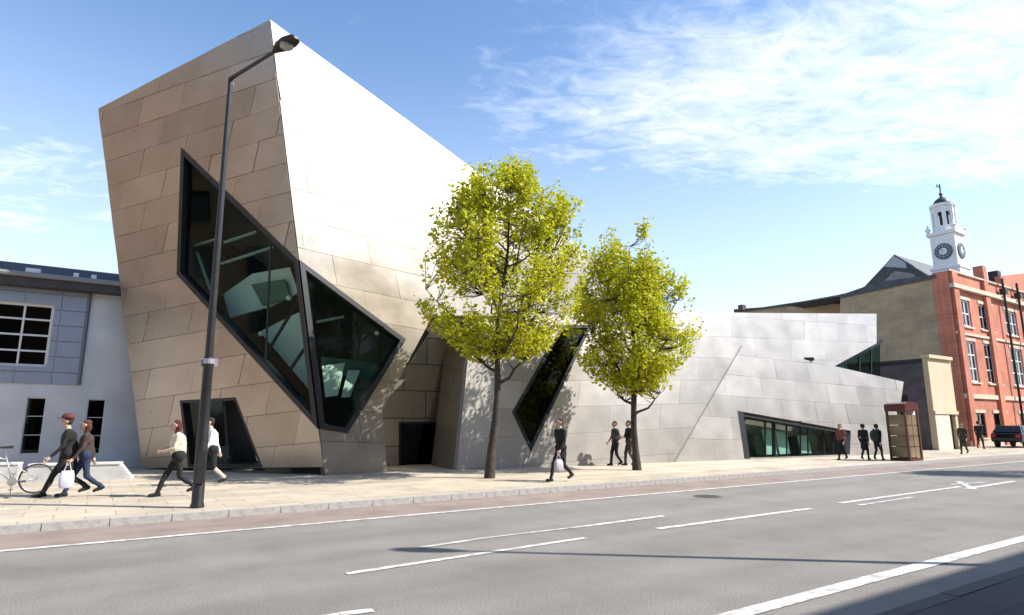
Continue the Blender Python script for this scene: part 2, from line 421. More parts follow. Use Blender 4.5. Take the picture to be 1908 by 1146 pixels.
# ================================================================== the steel building
def steel_mat(name, base, rough, metal):
    m = bpy.data.materials.new(name); m.use_nodes = True; MATS[name] = m; nt = m.node_tree; b = nt.nodes['Principled BSDF']; L = nt.links.new
    b.inputs['Metallic'].default_value = metal
    g = nt.nodes.new('ShaderNodeTexCoord'); oi = nt.nodes.new('ShaderNodeObjectInfo')
    n = nt.nodes.new('ShaderNodeTexNoise'); n.inputs['Scale'].default_value = 0.9; n.inputs['Detail'].default_value = 7; L(g.outputs['Object'], n.inputs['Vector'])
    r = nt.nodes.new('ShaderNodeValToRGB'); L(n.outputs[0], r.inputs[0]); e = r.color_ramp.elements
    e[0].position = 0.3; e[1].position = 0.7; e[0].color = (*[c * 0.9 for c in base], 1); e[1].color = (*[min(1, c * 1.08) for c in base], 1)
    hv = nt.nodes.new('ShaderNodeHueSaturation'); L(r.outputs[0], hv.inputs['Color'])
    mr = nt.nodes.new('ShaderNodeMapRange'); L(oi.outputs['Random'], mr.inputs[0]); mr.inputs[3].default_value = 0.88; mr.inputs[4].default_value = 1.10
    L(mr.outputs[0], hv.inputs['Value']); L(hv.outputs[0], b.inputs['Base Color'])
    r2 = nt.nodes.new('ShaderNodeMapRange'); L(n.outputs[0], r2.inputs[0]); r2.inputs[3].default_value = rough - 0.07; r2.inputs[4].default_value = rough + 0.07; L(r2.outputs[0], b.inputs['Roughness'])
    w = nt.nodes.new('ShaderNodeTexNoise'); w.inputs['Scale'].default_value = 1.3; w.inputs['Detail'].default_value = 2; L(g.outputs['Object'], w.inputs['Vector'])
    bp = nt.nodes.new('ShaderNodeBump'); bp.inputs['Strength'].default_value = 0.25; bp.inputs['Distance'].default_value = 0.03
    L(w.outputs[0], bp.inputs['Height']); L(bp.outputs[0], b.inputs['Normal'])
    return m
steel = steel_mat('steel_cladding', (0.42, 0.362, 0.295), 0.29, 0.66)
steel_wing = steel_mat('steel_cladding_wing', (0.465, 0.43, 0.39), 0.40, 0.62)
joint_wing = mat('joint_wing', (0.26, 0.245, 0.23), 0.9)
joint = mat('joint_dark', (0.12, 0.105, 0.09), 0.9)  # dark backing behind the open panel joints
wframe = mat('window_frame_dark', (0.012, 0.012, 0.013), 0.45)
pane_mat = glass('pane_glass', (0.80, 0.88, 0.84), 1.35, 0.02, (0.3, 0.33, 0.33))
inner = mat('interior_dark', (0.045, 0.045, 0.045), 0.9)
pale = mat('interior_pale', (0.76, 0.80, 0.75), 0.6, var=0.12, scale=1.2)
green = mat('interior_green', (0.10, 0.18, 0.145), 0.6)
C0 = ground(605, 886); L0 = ground(262, 874); T0 = at_depth(503, 38, C0.y - 0.3)
museum = thing('steel_building', (C0.x, C0.y, 0), 'angular steel-clad building of tilted volumes with a slanting corner window', 'building')
PS = Plane(C0, C0 - L0, T0 - C0)
gdir = Vector((math.cos(R(40)), math.sin(R(40)), 0)); PL = Plane(C0, gdir, T0 - C0)
def corner(y):      # pixel on the leaning corner edge
    return (503 + 102 * (y - 38) / 848.0, y)
# --- shaded face
sh_out = ccw(P2(PS, (268, 872), (604, 870), corner(799), (332, 512), (340, 276), corner(485), (503, 38), (185, 203)))
win_l = ccw(P2(PS, (340, 276), corner(485), corner(799), (332, 512)))
door = ccw(P2(PS, (336, 746), (441, 740), (492, 871), (352, 871)))
WT = 0.28
sheet(PS, sh_out, [door], joint, 'wall_core', museum, 0.0, WT)
panels(PS, sh_out, [door], steel, museum, w=2.1, h=1.02, ang=R(5), shear=0.35, gap=0.014, seed=3, tilt=0.006)
# --- sunlit face
lit_out = ccw(P2(PL, (605, 886), (720, 882), (711, 765), (805, 588), (1150, 592), (1240, 580), (503, 38), corner(485), (755, 633), (646, 808), corner(799)))
win_r = ccw(P2(PL, corner(485), (755, 633), (646, 808), corner(799)))
sheet(PL, lit_out, [], joint, 'wall_core', museum, 0.0, WT)
panels(PL, lit_out, [], steel, museum, w=2.4, h=1.02, ang=R(-3), shear=-0.25, gap=0.012, seed=4, tilt=0.003)
# --- the corner window: frames, panes, mullions
frame(PS, win_l, wframe, 'window_frame', museum, 0.16, -0.26, 0.07)
frame(PL, win_r, wframe, 'window_frame', museum, 0.16, -0.26, 0.07)
def pane(pl, poly, name='pane', off=-0.12, m=None, parent=None):
    return MB().prism(pl, poly, off - 0.012, off).build(name, m or pane_mat, parent or museum)
def split(poly, a, b):
    d = b - a; return clip_half(poly, a, d), clip_half(poly, b, -d)
ml = [(P2(PS, (424, 250), (406, 660))), (P2(PS, (500, 300), (488, 800)))]
rest = win_l; mbm = MB()
for a, b in ml:
    one, rest2 = split(rest, a, b)
    if area(one) > area(rest2): one, rest2 = rest2, one
    pane(PS, one); rest = rest2
pane(PS, rest)
seg = P2(PS, (500, 440), (488, 690)); MB().bar(PS.pt(seg[0], -0.14), PS.pt(seg[1], -0.14), 0.05, 0.08).build('mullion', wframe, museum)
pane(PL, win_r)
# the thick corner post
a, b = PS.at(*corner(487), -0.2), PS.at(*corner(797), -0.2)
MB().bar(a, b, 0.13, 0.13).build('corner_post', wframe, museum)
# --- closing walls and roof, seen only from other sides
T1 = PS.at(185, 203); T2 = PL.at(1240, 580); B2 = PL.at(1240, 860)
back = (PL.n * -1); back.z = 0; back.normalize()
T1b = T1 + (T2 - T0) * 0.62 + Vector((0, 0, 0.6)); L0b = Vector((T1b.x, T1b.y, 0.1)) + gdir * 1.0
def slab(name, pts, m, d, t=0.25):
    d = Vector(d).normalized() * t; return MB().hexa(pts, [Vector(p) + d for p in pts]).build(name, m, museum)
ins = -(PS.n) * 0.30
slab('roof', [T1 + ins * 0.2 - UP * 0.1, T0 - UP * 0.1 + ins * 0.2, T2 - UP * 0.1, T1b], steel, (0, 0, -1), 0.2)
slab('side_wall', [PS.at(268, 872, -0.03), T1 - PS.n * 0.03 - UP * 0.05, T1b, L0b], steel, gdir, 0.25)
slab('back_wall', [L0b, T1b, T2 - UP * 0.3 - PL.n * 0.5, Vector((T2.x, T2.y, 0.1)) - PL.n * 0.5], steel, -back, 0.25)
# --- plinth set back under the shaded face
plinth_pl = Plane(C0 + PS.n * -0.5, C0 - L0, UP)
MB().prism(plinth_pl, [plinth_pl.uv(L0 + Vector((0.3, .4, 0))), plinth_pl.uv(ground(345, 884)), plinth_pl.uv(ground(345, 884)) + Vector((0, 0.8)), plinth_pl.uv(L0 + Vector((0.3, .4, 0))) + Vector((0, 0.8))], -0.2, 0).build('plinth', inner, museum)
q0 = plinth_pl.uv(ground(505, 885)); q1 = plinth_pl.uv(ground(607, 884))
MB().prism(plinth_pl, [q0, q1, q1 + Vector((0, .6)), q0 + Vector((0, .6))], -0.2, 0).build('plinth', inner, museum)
# --- inside, behind the corner window (distances measured inwards from the glass)
def inside(x, y, dist, pl=None):
    pl = pl or (PS if x < 575 else PL); d = ray(x, y).normalized(); p = pl.at(x, y); return p + d * (dist / abs(d.dot(pl.n)))
def inpoly(name, pts, dist, m, t=0.12, pl=None):
    f = [inside(x, y, dist, pl) for x, y in pts]; return MB().hexa(f, [p + Vector((0, t, 0)) for p in f]).build(name, m, museum)
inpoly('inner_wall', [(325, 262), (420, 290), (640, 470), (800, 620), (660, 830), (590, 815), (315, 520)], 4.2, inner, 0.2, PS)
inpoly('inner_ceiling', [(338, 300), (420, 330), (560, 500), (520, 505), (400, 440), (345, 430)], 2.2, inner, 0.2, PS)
inpoly('gallery_front', [(416, 548), (470, 510), (540, 498), (556, 545), (500, 572), (428, 592)], 1.5, pale)
inpoly('gallery_glass', [(468, 530), (530, 520), (540, 556), (488, 568)], 1.3, green)
inpoly('gallery_front', [(484, 618), (556, 582), (570, 592), (574, 724)], 1.6, pale)
inpoly('stair_panel', [(600, 682), (642, 676), (628, 737), (606, 740)], 1.2, pale, 0.08)
inpoly('stair_panel', [(648, 690), (670, 690), (652, 740), (636, 740)], 1.3, pale, 0.08)
inpoly('stair_wall', [(598, 664), (705, 676), (690, 712), (600, 690)], 1.6, green)
for (x0, y0, x1, y1, m_) in ((362, 458, 402, 446, 0), (418, 452, 478, 432, 0), (412, 492, 510, 460, 0), (556, 560, 478, 690, 1), (574, 640, 540, 690, 1), (368, 470, 392, 540, 0), (590, 600, 640, 590, 0)):
    MB().bar(inside(x0, y0, 0.8), inside(x1, y1, 0.8), 0.08, 0.08).build('truss_bar', wframe if m_ else mat('truss_grey', (0.35, 0.38, 0.36), 0.5), museum)
for x, y in ((538, 555), (606, 795), (702, 620), (486, 622)):
    MB().ball(inside(x, y, 0.6), 0.09, 0.09, 0.09, 10, 8).build('lamp_globe', pale, museum, True)
# --- the entrance: dark lobby behind, jambs, a pair of dark doors
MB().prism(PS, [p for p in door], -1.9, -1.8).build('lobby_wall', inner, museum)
dw = P2(PS, (392, 748), (400, 871)); MB().bar(PS.pt(dw[0], -0.6), PS.pt(dw[1], -0.6), 0.08, 0.08).build('door_post', wframe, museum)
frame(PS, door, wframe, 'door_frame', museum, 0.10, -0.27, 0.03)
# --- recess between the tall volume and the long wing
RP = Plane(PL.at(770, 882) - PL.n * 2.6, S, UP)
rec = ccw([RP.uv(RP.at(660, 882)), RP.uv(RP.at(905, 880)), RP.px(905, 560), RP.px(660, 560)])
rdoor = ccw(P2(RP, (742, 882), (846, 882), (850, 786), (742, 786)))
sheet(RP, rec, [rdoor], joint, 'wall_core', museum, 0.0, 0.2)
panels(RP, rec, [rdoor], steel, museum, w=1.9, h=1.05, ang=0, shear=0, gap=0.04, seed=5)
pane(RP, rdoor, 'door_pane', -0.1, glass('dark_glass', (0.12, 0.13, 0.14)))
MB().prism(RP, rdoor, -1.2, -1.1).build('lobby_wall', inner, museum)
frame(RP, rdoor, wframe, 'door_frame', museum, 0.09, -0.15, 0.03)
bd = Vector((-0.32, 0.95, 0)).normalized() * 2.9        # returns running back into the recess
for e0, e1 in (((720, 882), (711, 765)), ((711, 765), (805, 588)), ((805, 588), (1150, 592))):
    p0, p1 = PL.at(*e0), PL.at(*e1); q = -PL.n * 0.29
    d = bd if e1[0] < 900 else -PL.n * 1.6
    MB().hexa([p0 + q, p1 + q, p1 + d, p0 + d], [x - UP * 0.0 + gdir * -0.12 + UP * 0.12 for x in (p0 + q, p1 + q, p1 + d, p0 + d)]).build('return_wall', steel, museum)
# --- the long wing
b0 = ground(850, 876); b1 = ground(1254, 861); bdn = (b1 - b0).normalized()
PM = Plane(b0, bdn, UP + Vector((bdn.y, -bdn.x, 0)) * -0.14)
m_out = ccw(P2(PM, (850, 880), (878, 597), (1240, 578), (1335, 583), (1632, 585), (1632, 640), (1555, 682), (1500, 692), (1398, 690), (1266, 861)))
m_win = ccw(P2(PM, (1046, 606), (1102, 606), (988, 842), (953, 768)))
sheet(PM, m_out, [m_win], joint_wing, 'wall_core', museum, 0.0, WT)
panels(PM, m_out, [m_win], steel_wing, museum, w=2.6, h=1.02, ang=R(2), shear=0.3, gap=0.007, seed=6, tilt=0.003)
pane(PM, m_win, 'pane', -0.1, glass('dark_glass'))
frame(PM, m_win, wframe, 'window_frame', museum, 0.12, -0.2, 0.06)
MB().prism(PM, m_win, -1.3, -1.2).build('inner_wall', inner, museum)
# wing's left return, roof and glazed wedge under the raised end
p0, p1 = PM.at(850, 880), PM.at(878, 597)
MB().hexa([p0 - PM.n * 0.28, p1 - PM.n * 0.28, p1 - PM.n * 2.6, p0 - PM.n * 2.6], [x + bdn * 0.2 for x in (p0 - PM.n * 0.28, p1 - PM.n * 0.28, p1 - PM.n * 2.6, p0 - PM.n * 2.6)]).build('return_wall', steel, museum)
tp = [PM.at(878, 599), PM.at(1240, 580), PM.at(1335, 585), PM.at(1632, 587)]
for i in range(3):
    a, b = tp[i], tp[i + 1]; MB().hexa([a - PM.n * 0.28, b - PM.n * 0.28, b - PM.n * 7, a - PM.n * 7], [x - UP * 0.2 for x in (a - PM.n * 0.28, b - PM.n * 0.28, b - PM.n * 7, a - PM.n * 7)]).build('roof', steel, museum)
p0, p1 = PM.at(1632, 585), PM.at(1632, 640)
MB().hexa([p0 - PM.n * 0.28, p1 - PM.n * 0.28, p1 - PM.n * 7, p0 - PM.n * 7], [x - bdn * 0.2 for x in (p0 - PM.n * 0.28, p1 - PM.n * 0.28, p1 - PM.n * 7, p0 - PM.n * 7)]).build('return_wall', steel, museum)
WG = Plane(PM.o - PM.n * 1.2, PM.u, UP)
wedge = ccw(P2(WG, (1548, 688), (1640, 634), (1640, 720), (1548, 720)))
pane(WG, wedge, 'pane', 0.0, glass('teal_glass', (0.30, 0.52, 0.50)))
for x in (1575, 1600, 1622):
    a, b = P2(WG, (x, 720), (x, 640)); MB().bar(WG.pt(a, 0.03), WG.pt(b, 0.03), 0.07, 0.07).build('mullion', wframe, museum)
MB().prism(WG, wedge, -2.1, -2.0).build('inner_wall', green, museum)
a, b = P2(WG, (1548, 689), (1640, 635)); MB().bar(WG.pt(a, 0.04), WG.pt(b, 0.04), 0.25, 0.2).build('mullion', wframe, museum)
# --- the low front volume with the long window
c0 = PM.at(1254, 862); c1 = PM.at(1380, 645); cg = ground(1668, 846)
PC = Plane(c0, cg - c0, c1 - c0)
c_out = ccw(P2(PC, (1254, 862), (1380, 645), (1680, 712), (1664, 847)))
c_win = ccw(P2(PC, (1371, 766), (1582, 803), (1580, 847), (1384, 854)))
sheet(PC, c_out, [c_win], joint_wing, 'wall_core', museum, 0.06, WT)
panels(PC, c_out, [c_win], steel_wing, museum, w=2.3, h=0.98, ang=R(-2), shear=0.0, gap=0.007, z0=0.06, seed=8, tilt=0.003)
pane(PC, c_win, 'pane', -0.35, glass('shop_glass', (0.80, 0.92, 0.87), 1.4))
cb = -PC.n; cb.z = 0; cb.normalize()
pr, pt_ = PC.at(1680, 712), PC.at(1664, 847)
MB().hexa([pr, pt_, pt_ + cb * 5, pr + cb * 5], [x - PC.u * 0.2 for x in (pr, pt_, pt_ + cb * 5, pr + cb * 5)]).build('return_wall', steel, museum)
MB().hexa([c1, pr, pr + cb * 5, c1 + cb * 1.0], [x - UP * 0.2 for x in (c1, pr, pr + cb * 5, c1 + cb * 1.0)]).build('roof', steel, museum)
jm = P2(PC, (1371, 766), (1384, 855), (1394, 855), (1381, 768)); MB().prism(PC, ccw(jm), -0.5, 0.11).build('window_jamb', wframe, museum)
for x in (1436, 1452, 1476, 1502, 1516, 1545, 1562):
    t = (x - 1371) / 211.0; a, b = PC.px(x, 766 + 37 * t), PC.px(x + 1.5, 855 - 3 * t)
    MB().bar(PC.pt(a, -0.34), PC.pt(b, -0.34), 0.07 if x != 1452 else 0.16, 0.1).build('mullion', wframe, museum)
ft = P2(PC, (1381, 767), (1582, 803), (1582, 809), (1381, 775)); MB().prism(PC, ccw(ft), -0.4, 0.02).build('window_head', wframe, museum)
shop_back = mat('shop_wall', (0.55, 0.62, 0.57), 0.7, var=0.15, scale=1.5)
MB().prism(PC, c_win, -1.9, -1.8).build('inner_wall', shop_back, museum)
for x in (1465, 1490, 1530):      # pale blinds hanging behind the glass
    a = PC.px(x - 11, 853); b = PC.px(x + 9, 853); tp_ = PC.px(x, 792 + (x - 1440) * 0.17).y
    MB().prism(PC, [Vector((a.x, 0.25)), Vector((b.x, 0.25)), Vector((b.x, tp_)), Vector((a.x, tp_))], -0.75, -0.72).build('blind', mat('blind_green', (0.55, 0.64, 0.58), 0.8, var=0.1, scale=2), museum)
for k, x in enumerate((1410, 1428, 1460, 1488, 1528, 1555)):
    a = PC.px(x, 850); MB().box(PC.pt(a, -1.5) + UP * (0.5 + 0.1 * (k % 3)), 0.5, 0.3, 1.0 + 0.5 * (k % 2), PC.u, PC.n).build('display_stand', mat('stand_%s' % ('pale', 'dark', 'green')[k % 3], ((0.5, 0.55, 0.5), (0.04, 0.05, 0.05), (0.12, 0.2, 0.16))[k % 3], 0.6), museum)
# flood light on the roof edge of the low volume
fl = PC.at(1506, 673); t = thing('floodlight', fl - UP * 0.02, 'small black floodlight standing on the sloping steel roof edge', 'floodlight')
MB().box(fl + UP * 0.10, 0.5, 0.22, 0.16).build('housing', wframe, t); MB().tube([fl - UP * 0.02, fl + UP * 0.05], 0.03).build('bracket', wframe, t)
# white standing banner just inside the entrance
bn = PS.at(443, 860, -1.0); bn.z = PAVE_Z
t = thing('standing_banner', bn, 'white rounded standing banner in the dark entrance', 'banner')
mb = MB(); pts = []
for k in range(20):
    a = 2 * math.pi * k / 20; pts.append((math.copysign(abs(math.cos(a)) ** 0.7, math.cos(a)) * 0.19, 1.02 + math.sin(a) * 0.75))
mb.hexa([bn + Vector((x, -0.02, z)) for x, z in pts], [bn + Vector((x, 0.02, z)) for x, z in pts]); mb.build('sheet', mat('banner_white', (0.8, 0.8, 0.78), 0.6), t)
MB().lathe(bn, [(0.2, 0), (0.2, 0.03), (0.05, 0.05), (0.02, 0.06), (0.02, 0.4)], 16).build('foot', wframe, t)
# ================================================================== low pale building to the left
render_grey = mat('pale_render', (0.55, 0.55, 0.56), 0.85, var=0.12, scale=0.8, bump=0.1)
zinc = mat('zinc_panel', (0.28, 0.31, 0.37), 0.5, 0.25, var=0.06, scale=2)
dark_pane = glass('dark_pane', (0.10, 0.11, 0.13), gcol=(0.6, 0.62, 0.65))
white_bar = mat('white_bar', (0.62, 0.62, 0.60), 0.6)
roof_dark = mat('roof_felt', (0.045, 0.045, 0.05), 0.8, var=0.2, scale=3)
lb = thing('low_building', ground(0, 878), 'low pale grey rendered building with zinc panels and narrow dark windows', 'building')
PB0 = Plane(ground(0, 878), S, UP)
topv = PB0.px(0, 531).y
ub = PB0.px(300, 870).x
wall_out = [Vector((-14, 0)), Vector((ub + 2, 0)), Vector((ub + 2, topv)), Vector((-14, topv))]
bigw = ccw(P2(PB0, (-150, 562), (103, 568), (88, 684), (-150, 684)))
n1 = ccw(P2(PB0, (56, 741), (81, 741), (67, 846), (42, 846))); n2 = ccw(P2(PB0, (168, 744), (192, 745), (182, 846), (157, 846)))
for nw in (n1, n2):     # true uprights
    c = sum((p.x for p in nw)) / 4; y0 = min(p.y for p in nw); y1 = max(p.y for p in nw)
    for p, (dx, yy) in zip(nw, ((-0.27, y0), (0.27, y0), (0.27, y1), (-0.27, y1))): p.x = c + dx; p.y = yy
x1 = PB0.px(96, 620).x; y0 = PB0.px(80, 684).y; y1 = PB0.px(80, 567).y
bigw = [Vector((x1 - 4.2, y0)), Vector((x1, y0)), Vector((x1, y1)), Vector((x1 - 4.2, y1))]
sheet(PB0, wall_out, [bigw, n1, n2], render_grey, 'wall', lb, 0, 0.3)
px1 = PB0.px(153, 640).x; zy0 = PB0.px(100, 716).y; zy1 = topv - 0.03
clad = [Vector((px1 - 6.4, zy0)), Vector((px1, zy0)), Vector((px1, zy1)), Vector((px1 - 6.4, zy1))]
panels(PB0, clad, [bigw], zinc, lb, w=1.05, h=(zy1 - zy0) / 5.98, gap=0.03, thick=0.05, z0=0.0, seed=11, stagger=0.0, tilt=0.002)
MB().bar(PB0.pt((px1 + 0.05, zy0), 0.05), PB0.pt((px1 + 0.05, zy1), 0.05), 0.09, 0.1).build('panel_trim', mat('zinc_dark', (0.12, 0.13, 0.15), 0.6), lb)
def window(parent, pl, poly, cols, rows, fm, gm_, fw=0.06, off=-0.12, sill=None, name='window'):
    """window > frame bars and single panes in an upright rectangle"""
    x0, x1 = min(p.x for p in poly), max(p.x for p in poly); y0, y1 = min(p.y for p in poly), max(p.y for p in poly)
    f = frame(pl, [Vector((x0, y0)), Vector((x1, y0)), Vector((x1, y1)), Vector((x0, y1))], fm, name, parent, fw, off - 0.05, off + 0.05)
    for i in range(1, cols):
        x = x0 + (x1 - x0) * i / cols; MB().prism(pl, [Vector((x - fw / 3, y0)), Vector((x + fw / 3, y0)), Vector((x + fw / 3, y1)), Vector((x - fw / 3, y1))], off - 0.03, off + 0.045).build('glazing_bar', fm, f)
    for j in range(1, rows):
        y = y0 + (y1 - y0) * j / rows; MB().prism(pl, [Vector((x0, y - fw / 3)), Vector((x1, y - fw / 3)), Vector((x1, y + fw / 3)), Vector((x0, y + fw / 3))], off - 0.03, off + 0.04).build('glazing_bar', fm, f)
    for i in range(cols):
        for j in range(rows):
            a, b = x0 + (x1 - x0) * i / cols, x0 + (x1 - x0) * (i + 1) / cols; c, d = y0 + (y1 - y0) * j / rows, y0 + (y1 - y0) * (j + 1) / rows
            MB().prism(pl, [Vector((a, c)), Vector((b, c)), Vector((b, d)), Vector((a, d))], off - 0.01, off).build('pane', gm_, f)
    if sill: MB().prism(pl, [Vector((x0 - 0.1, y0 - 0.12)), Vector((x1 + 0.1, y0 - 0.12)), Vector((x1 + 0.1, y0)), Vector((x0 - 0.1, y0))], -0.05, 0.1).build('sill', sill, f)
    return f
window(lb, PB0, bigw, 5, 4, white_bar, dark_pane, 0.09)
window(lb, PB0, n1, 1, 3, white_bar, dark_pane, 0.03); window(lb, PB0, n2, 1, 3, white_bar, dark_pane, 0.03)
for w_ in (bigw, n1, n2): MB().prism(PB0, w_, -1.6, -1.5).build('room_wall', inner, lb)
blind = [Vector((x1 - 1.55, y1 - 0.75)), Vector((x1 - 1.25, y1 - 0.75)), Vector((x1 - 1.1, y1 - 0.1)), Vector((x1 - 1.4, y1 - 0.1))]
MB().prism(PB0, blind, -0.42, -0.38).build('blind', mat('blind_cream', (0.7, 0.66, 0.52), 0.8), lb)
# roof: deep fascia, gutter, little white vents
zt = PB0.px(0, 531).y; ztop = PB0.px(0, 506).y
MB().hexa([PB0.pt((-14.4, zt), 0.55), PB0.pt((ub + 2, zt), 0.55), PB0.pt((ub + 2, zt), -8), PB0.pt((-14.4, zt), -8)],
          [PB0.pt((-14.4, ztop - 0.15), 0.6), PB0.pt((ub + 2, ztop - 0.15), 0.6), PB0.pt((ub + 2, ztop + 1.2), -4), PB0.pt((-14.4, ztop + 1.2), -4)]).build('roof', roof_dark, lb)
MB().tube([PB0.pt((-14.4, ztop - 0.12), 0.66), PB0.pt((ub + 2, ztop - 0.12), 0.66)], 0.09, 8).build('gutter', mat('gutter_grey', (0.2, 0.2, 0.21), 0.5), lb)
for x in (62, 142, 175):
    q = PB0.px(x, 520); p = PB0.pt((q.x, ztop - 0.1), 0.35); MB().box(p + UP * 0.12, 0.42 if x == 62 else 0.16, 0.2, 0.26, S, N).build('roof_vent', mat('vent_white', (0.8, 0.8, 0.8), 0.5), lb)
MB().hexa([PB0.pt((-14, 0), -0.3), PB0.pt((-13.7, 0), -0.3), PB0.pt((-13.7, 0), -8), PB0.pt((-14, 0), -8)], [PB0.pt((-14, zt), -0.3), PB0.pt((-13.7, zt), -0.3), PB0.pt((-13.7, zt), -8), PB0.pt((-14, zt), -8)]).build('end_wall', render_grey, lb)
# low sloped-end walls in front
conc = mat('pale_concrete', (0.46, 0.45, 0.43), 0.85, var=0.15, scale=2.5, bump=0.2)
def low_wall(xa, xb, label, slope):
    a, b = ground(xa, 897 + (245 - xa) * 0.010), ground(xb, 893 + (245 - xb) * 0.010); h = 0.43
    t = thing('low_wall', a, label, 'wall', 'low concrete walls by the pavement')
    d = (b - a).normalized(); n_ = Vector((-d.y, d.x, 0)); e = -d * slope
    MB().hexa([a, b, b + n_ * 0.45, a + n_ * 0.45], [a + UP * h, b + e + UP * h, b + e + n_ * 0.45 + UP * h, a + n_ * 0.45 + UP * h]).build('wall_body', conc, t)
    c0_, c1_ = a + UP * (h + 0.0), b + e + UP * (h + 0.0)
    MB().hexa([c0_ - n_ * 0.03, c1_ - n_ * 0.03, c1_ + n_ * 0.48, c0_ + n_ * 0.48], [x + UP * 0.05 for x in (c0_ - n_ * 0.03, c1_ - n_ * 0.03, c1_ + n_ * 0.48, c0_ + n_ * 0.48)]).build('coping', mat('coping', (0.58, 0.57, 0.55), 0.8), t)
low_wall(48, 247, 'low pale concrete wall with a sloping end before the steel building', 0.35)
low_wall(-160, 30, 'low pale concrete wall running out behind the bicycle', 0.0)
# ================================================================== red brick building with the clock tower
def brick_mat(name, c1, c2, mort, sc=1.0):
    m = bpy.data.materials.new(name); m.use_nodes = True; MATS[name] = m; nt = m.node_tree; b = nt.nodes['Principled BSDF']; L = nt.links.new
    g = nt.nodes.new('ShaderNodeTexCoord'); sp = nt.nodes.new('ShaderNodeSeparateXYZ'); L(g.outputs['Object'], sp.inputs[0])
    ad = nt.nodes.new('ShaderNodeMath'); L(sp.outputs[0], ad.inputs[0]); L(sp.outputs[1], ad.inputs[1])
    cb_ = nt.nodes.new('ShaderNodeCombineXYZ'); L(ad.outputs[0], cb_.inputs[0]); L(sp.outputs[2], cb_.inputs[1])
    br = nt.nodes.new('ShaderNodeTexBrick'); L(cb_.outputs[0], br.inputs['Vector']); br.inputs['Scale'].default_value = sc
    br.inputs['Brick Width'].default_value = 0.23; br.inputs['Row Height'].default_value = 0.075; br.inputs['Mortar Size'].default_value = 0.008
    br.inputs['Color1'].default_value = (*c1, 1); br.inputs['Color2'].default_value = (*c2, 1); br.inputs['Mortar'].default_value = (*mort, 1)
    n = nt.nodes.new('ShaderNodeTexNoise'); n.inputs['Scale'].default_value = 0.7; n.inputs['Detail'].default_value = 6; L(g.outputs['Object'], n.inputs['Vector'])
    r = nt.nodes.new('ShaderNodeValToRGB'); L(n.outputs[0], r.inputs[0]); e = r.color_ramp.elements; e[0].position = 0.3; e[1].position = 0.7
    e[0].color = (0.72, 0.72, 0.74, 1); e[1].color = (1.15, 1.13, 1.1, 1)
    x = nt.nodes.new('ShaderNodeMixRGB'); x.blend_type = 'MULTIPLY'; x.inputs[0].default_value = 1.0; L(br.outputs[0], x.inputs[1]); L(r.outputs[0], x.inputs[2])
    L(x.outputs[0], b.inputs['Base Color']); b.inputs['Roughness'].default_value = 0.9
    return m
red_brick = brick_mat('red_brick', (0.60, 0.17, 0.085), (0.48, 0.12, 0.065), (0.50, 0.33, 0.25))
brown_brick = brick_mat('brown_brick', (0.46, 0.345, 0.21), (0.37, 0.265, 0.155), (0.44, 0.36, 0.26))
stone = mat('pale_stone', (0.55, 0.47, 0.36), 0.8, var=0.12, scale=1.5)
slate = mat('slate', (0.07, 0.075, 0.085), 0.7, var=0.25, scale=2.5)
white_paint = mat('white_paint', (0.78, 0.78, 0.77), 0.55, var=0.05, scale=2)
pipe_mat = mat('black_pipe', (0.015, 0.014, 0.014), 0.5)
K = ground(1810, 832)
bk = thing('brick_building', K, 'red brick building with stone bands, white windows and black downpipes', 'building')
PF0 = Plane(K, S, UP)                     # street front
zc = lambda x, y: PF0.px(x, y).y
H = zc(1771, 506)
LEN = 48.0
rows = [(H * 0.045, H * 0.185), (H * 0.36, H * 0.60), (H * 0.685, H * 0.845)]
bays = []
u = 1.4
k = 0
while u < LEN - 3:
    wd = (1.5, 2.5, 2.5)[k % 3]; bays.append((u, u + wd)); u += wd + (1.5, 2.3, 2.3)[k % 3]; k += 1
holes = []
for (a, b) in bays:
    for (c, d) in rows: holes.append([Vector((a, c)), Vector((b, c)), Vector((b, d)), Vector((a, d))])
sheet(PF0, [Vector((0, 0)), Vector((LEN, 0)), Vector((LEN, H)), Vector((0, H))], holes, red_brick, 'wall', bk, 0, 0.4)
paneb = glass('brick_pane', (0.3, 0.34, 0.38), gcol=(1, 1, 1))
for i, (a, b) in enumerate(bays):
    for j, (c, d) in enumerate(rows):
        pol = [Vector((a, c)), Vector((b, c)), Vector((b, d)), Vector((a, d))]
        far = i > 7
        window(bk, PF0, pol, 1 if far else (2 if b - a < 2 else 3), 1 if far else (2, 3, 2)[j], white_paint if j else pipe_mat, paneb, 0.12, -0.14, stone)
        MB().prism(PF0, pol, -0.6, -0.5).build('room_wall', mat('curtain', (0.5, 0.5, 0.48), 0.9) if (i + j) % 2 else inner, bk)
        MB().prism(PF0, [Vector((a - 0.1, d)), Vector((b + 0.1, d)), Vector((b + 0.1, d + 0.22)), Vector((a - 0.1, d + 0.22))], 0.0, 0.05).build('lintel', stone, bk)
def band(y0, y1, out, m=stone, name='stone_band'): MB().prism(PF0, [Vector((-0.1, y0)), Vector((LEN, y0)), Vector((LEN, y1)), Vector((-0.1, y1))], 0.003, out).build(name, m, bk)
band(H * 0.265, H * 0.29, 0.12); band(H * 0.63, H * 0.645, 0.10); band(H * 0.90, H * 0.925, 0.3, stone, 'cornice'); band(0.0, H * 0.03, 0.1); band(H, H + 0.12, 0.12)
for q in (0.45, 5.9, 14.5, 19.8, 28.5, 34, 42.5):
    MB().prism(PF0, [Vector((q - 0.4, 0)), Vector((q + 0.4, 0)), Vector((q + 0.4, H * 1.0)), Vector((q - 0.4, H * 1.0))], 0.004, 0.22).build('pilaster', red_brick, bk)
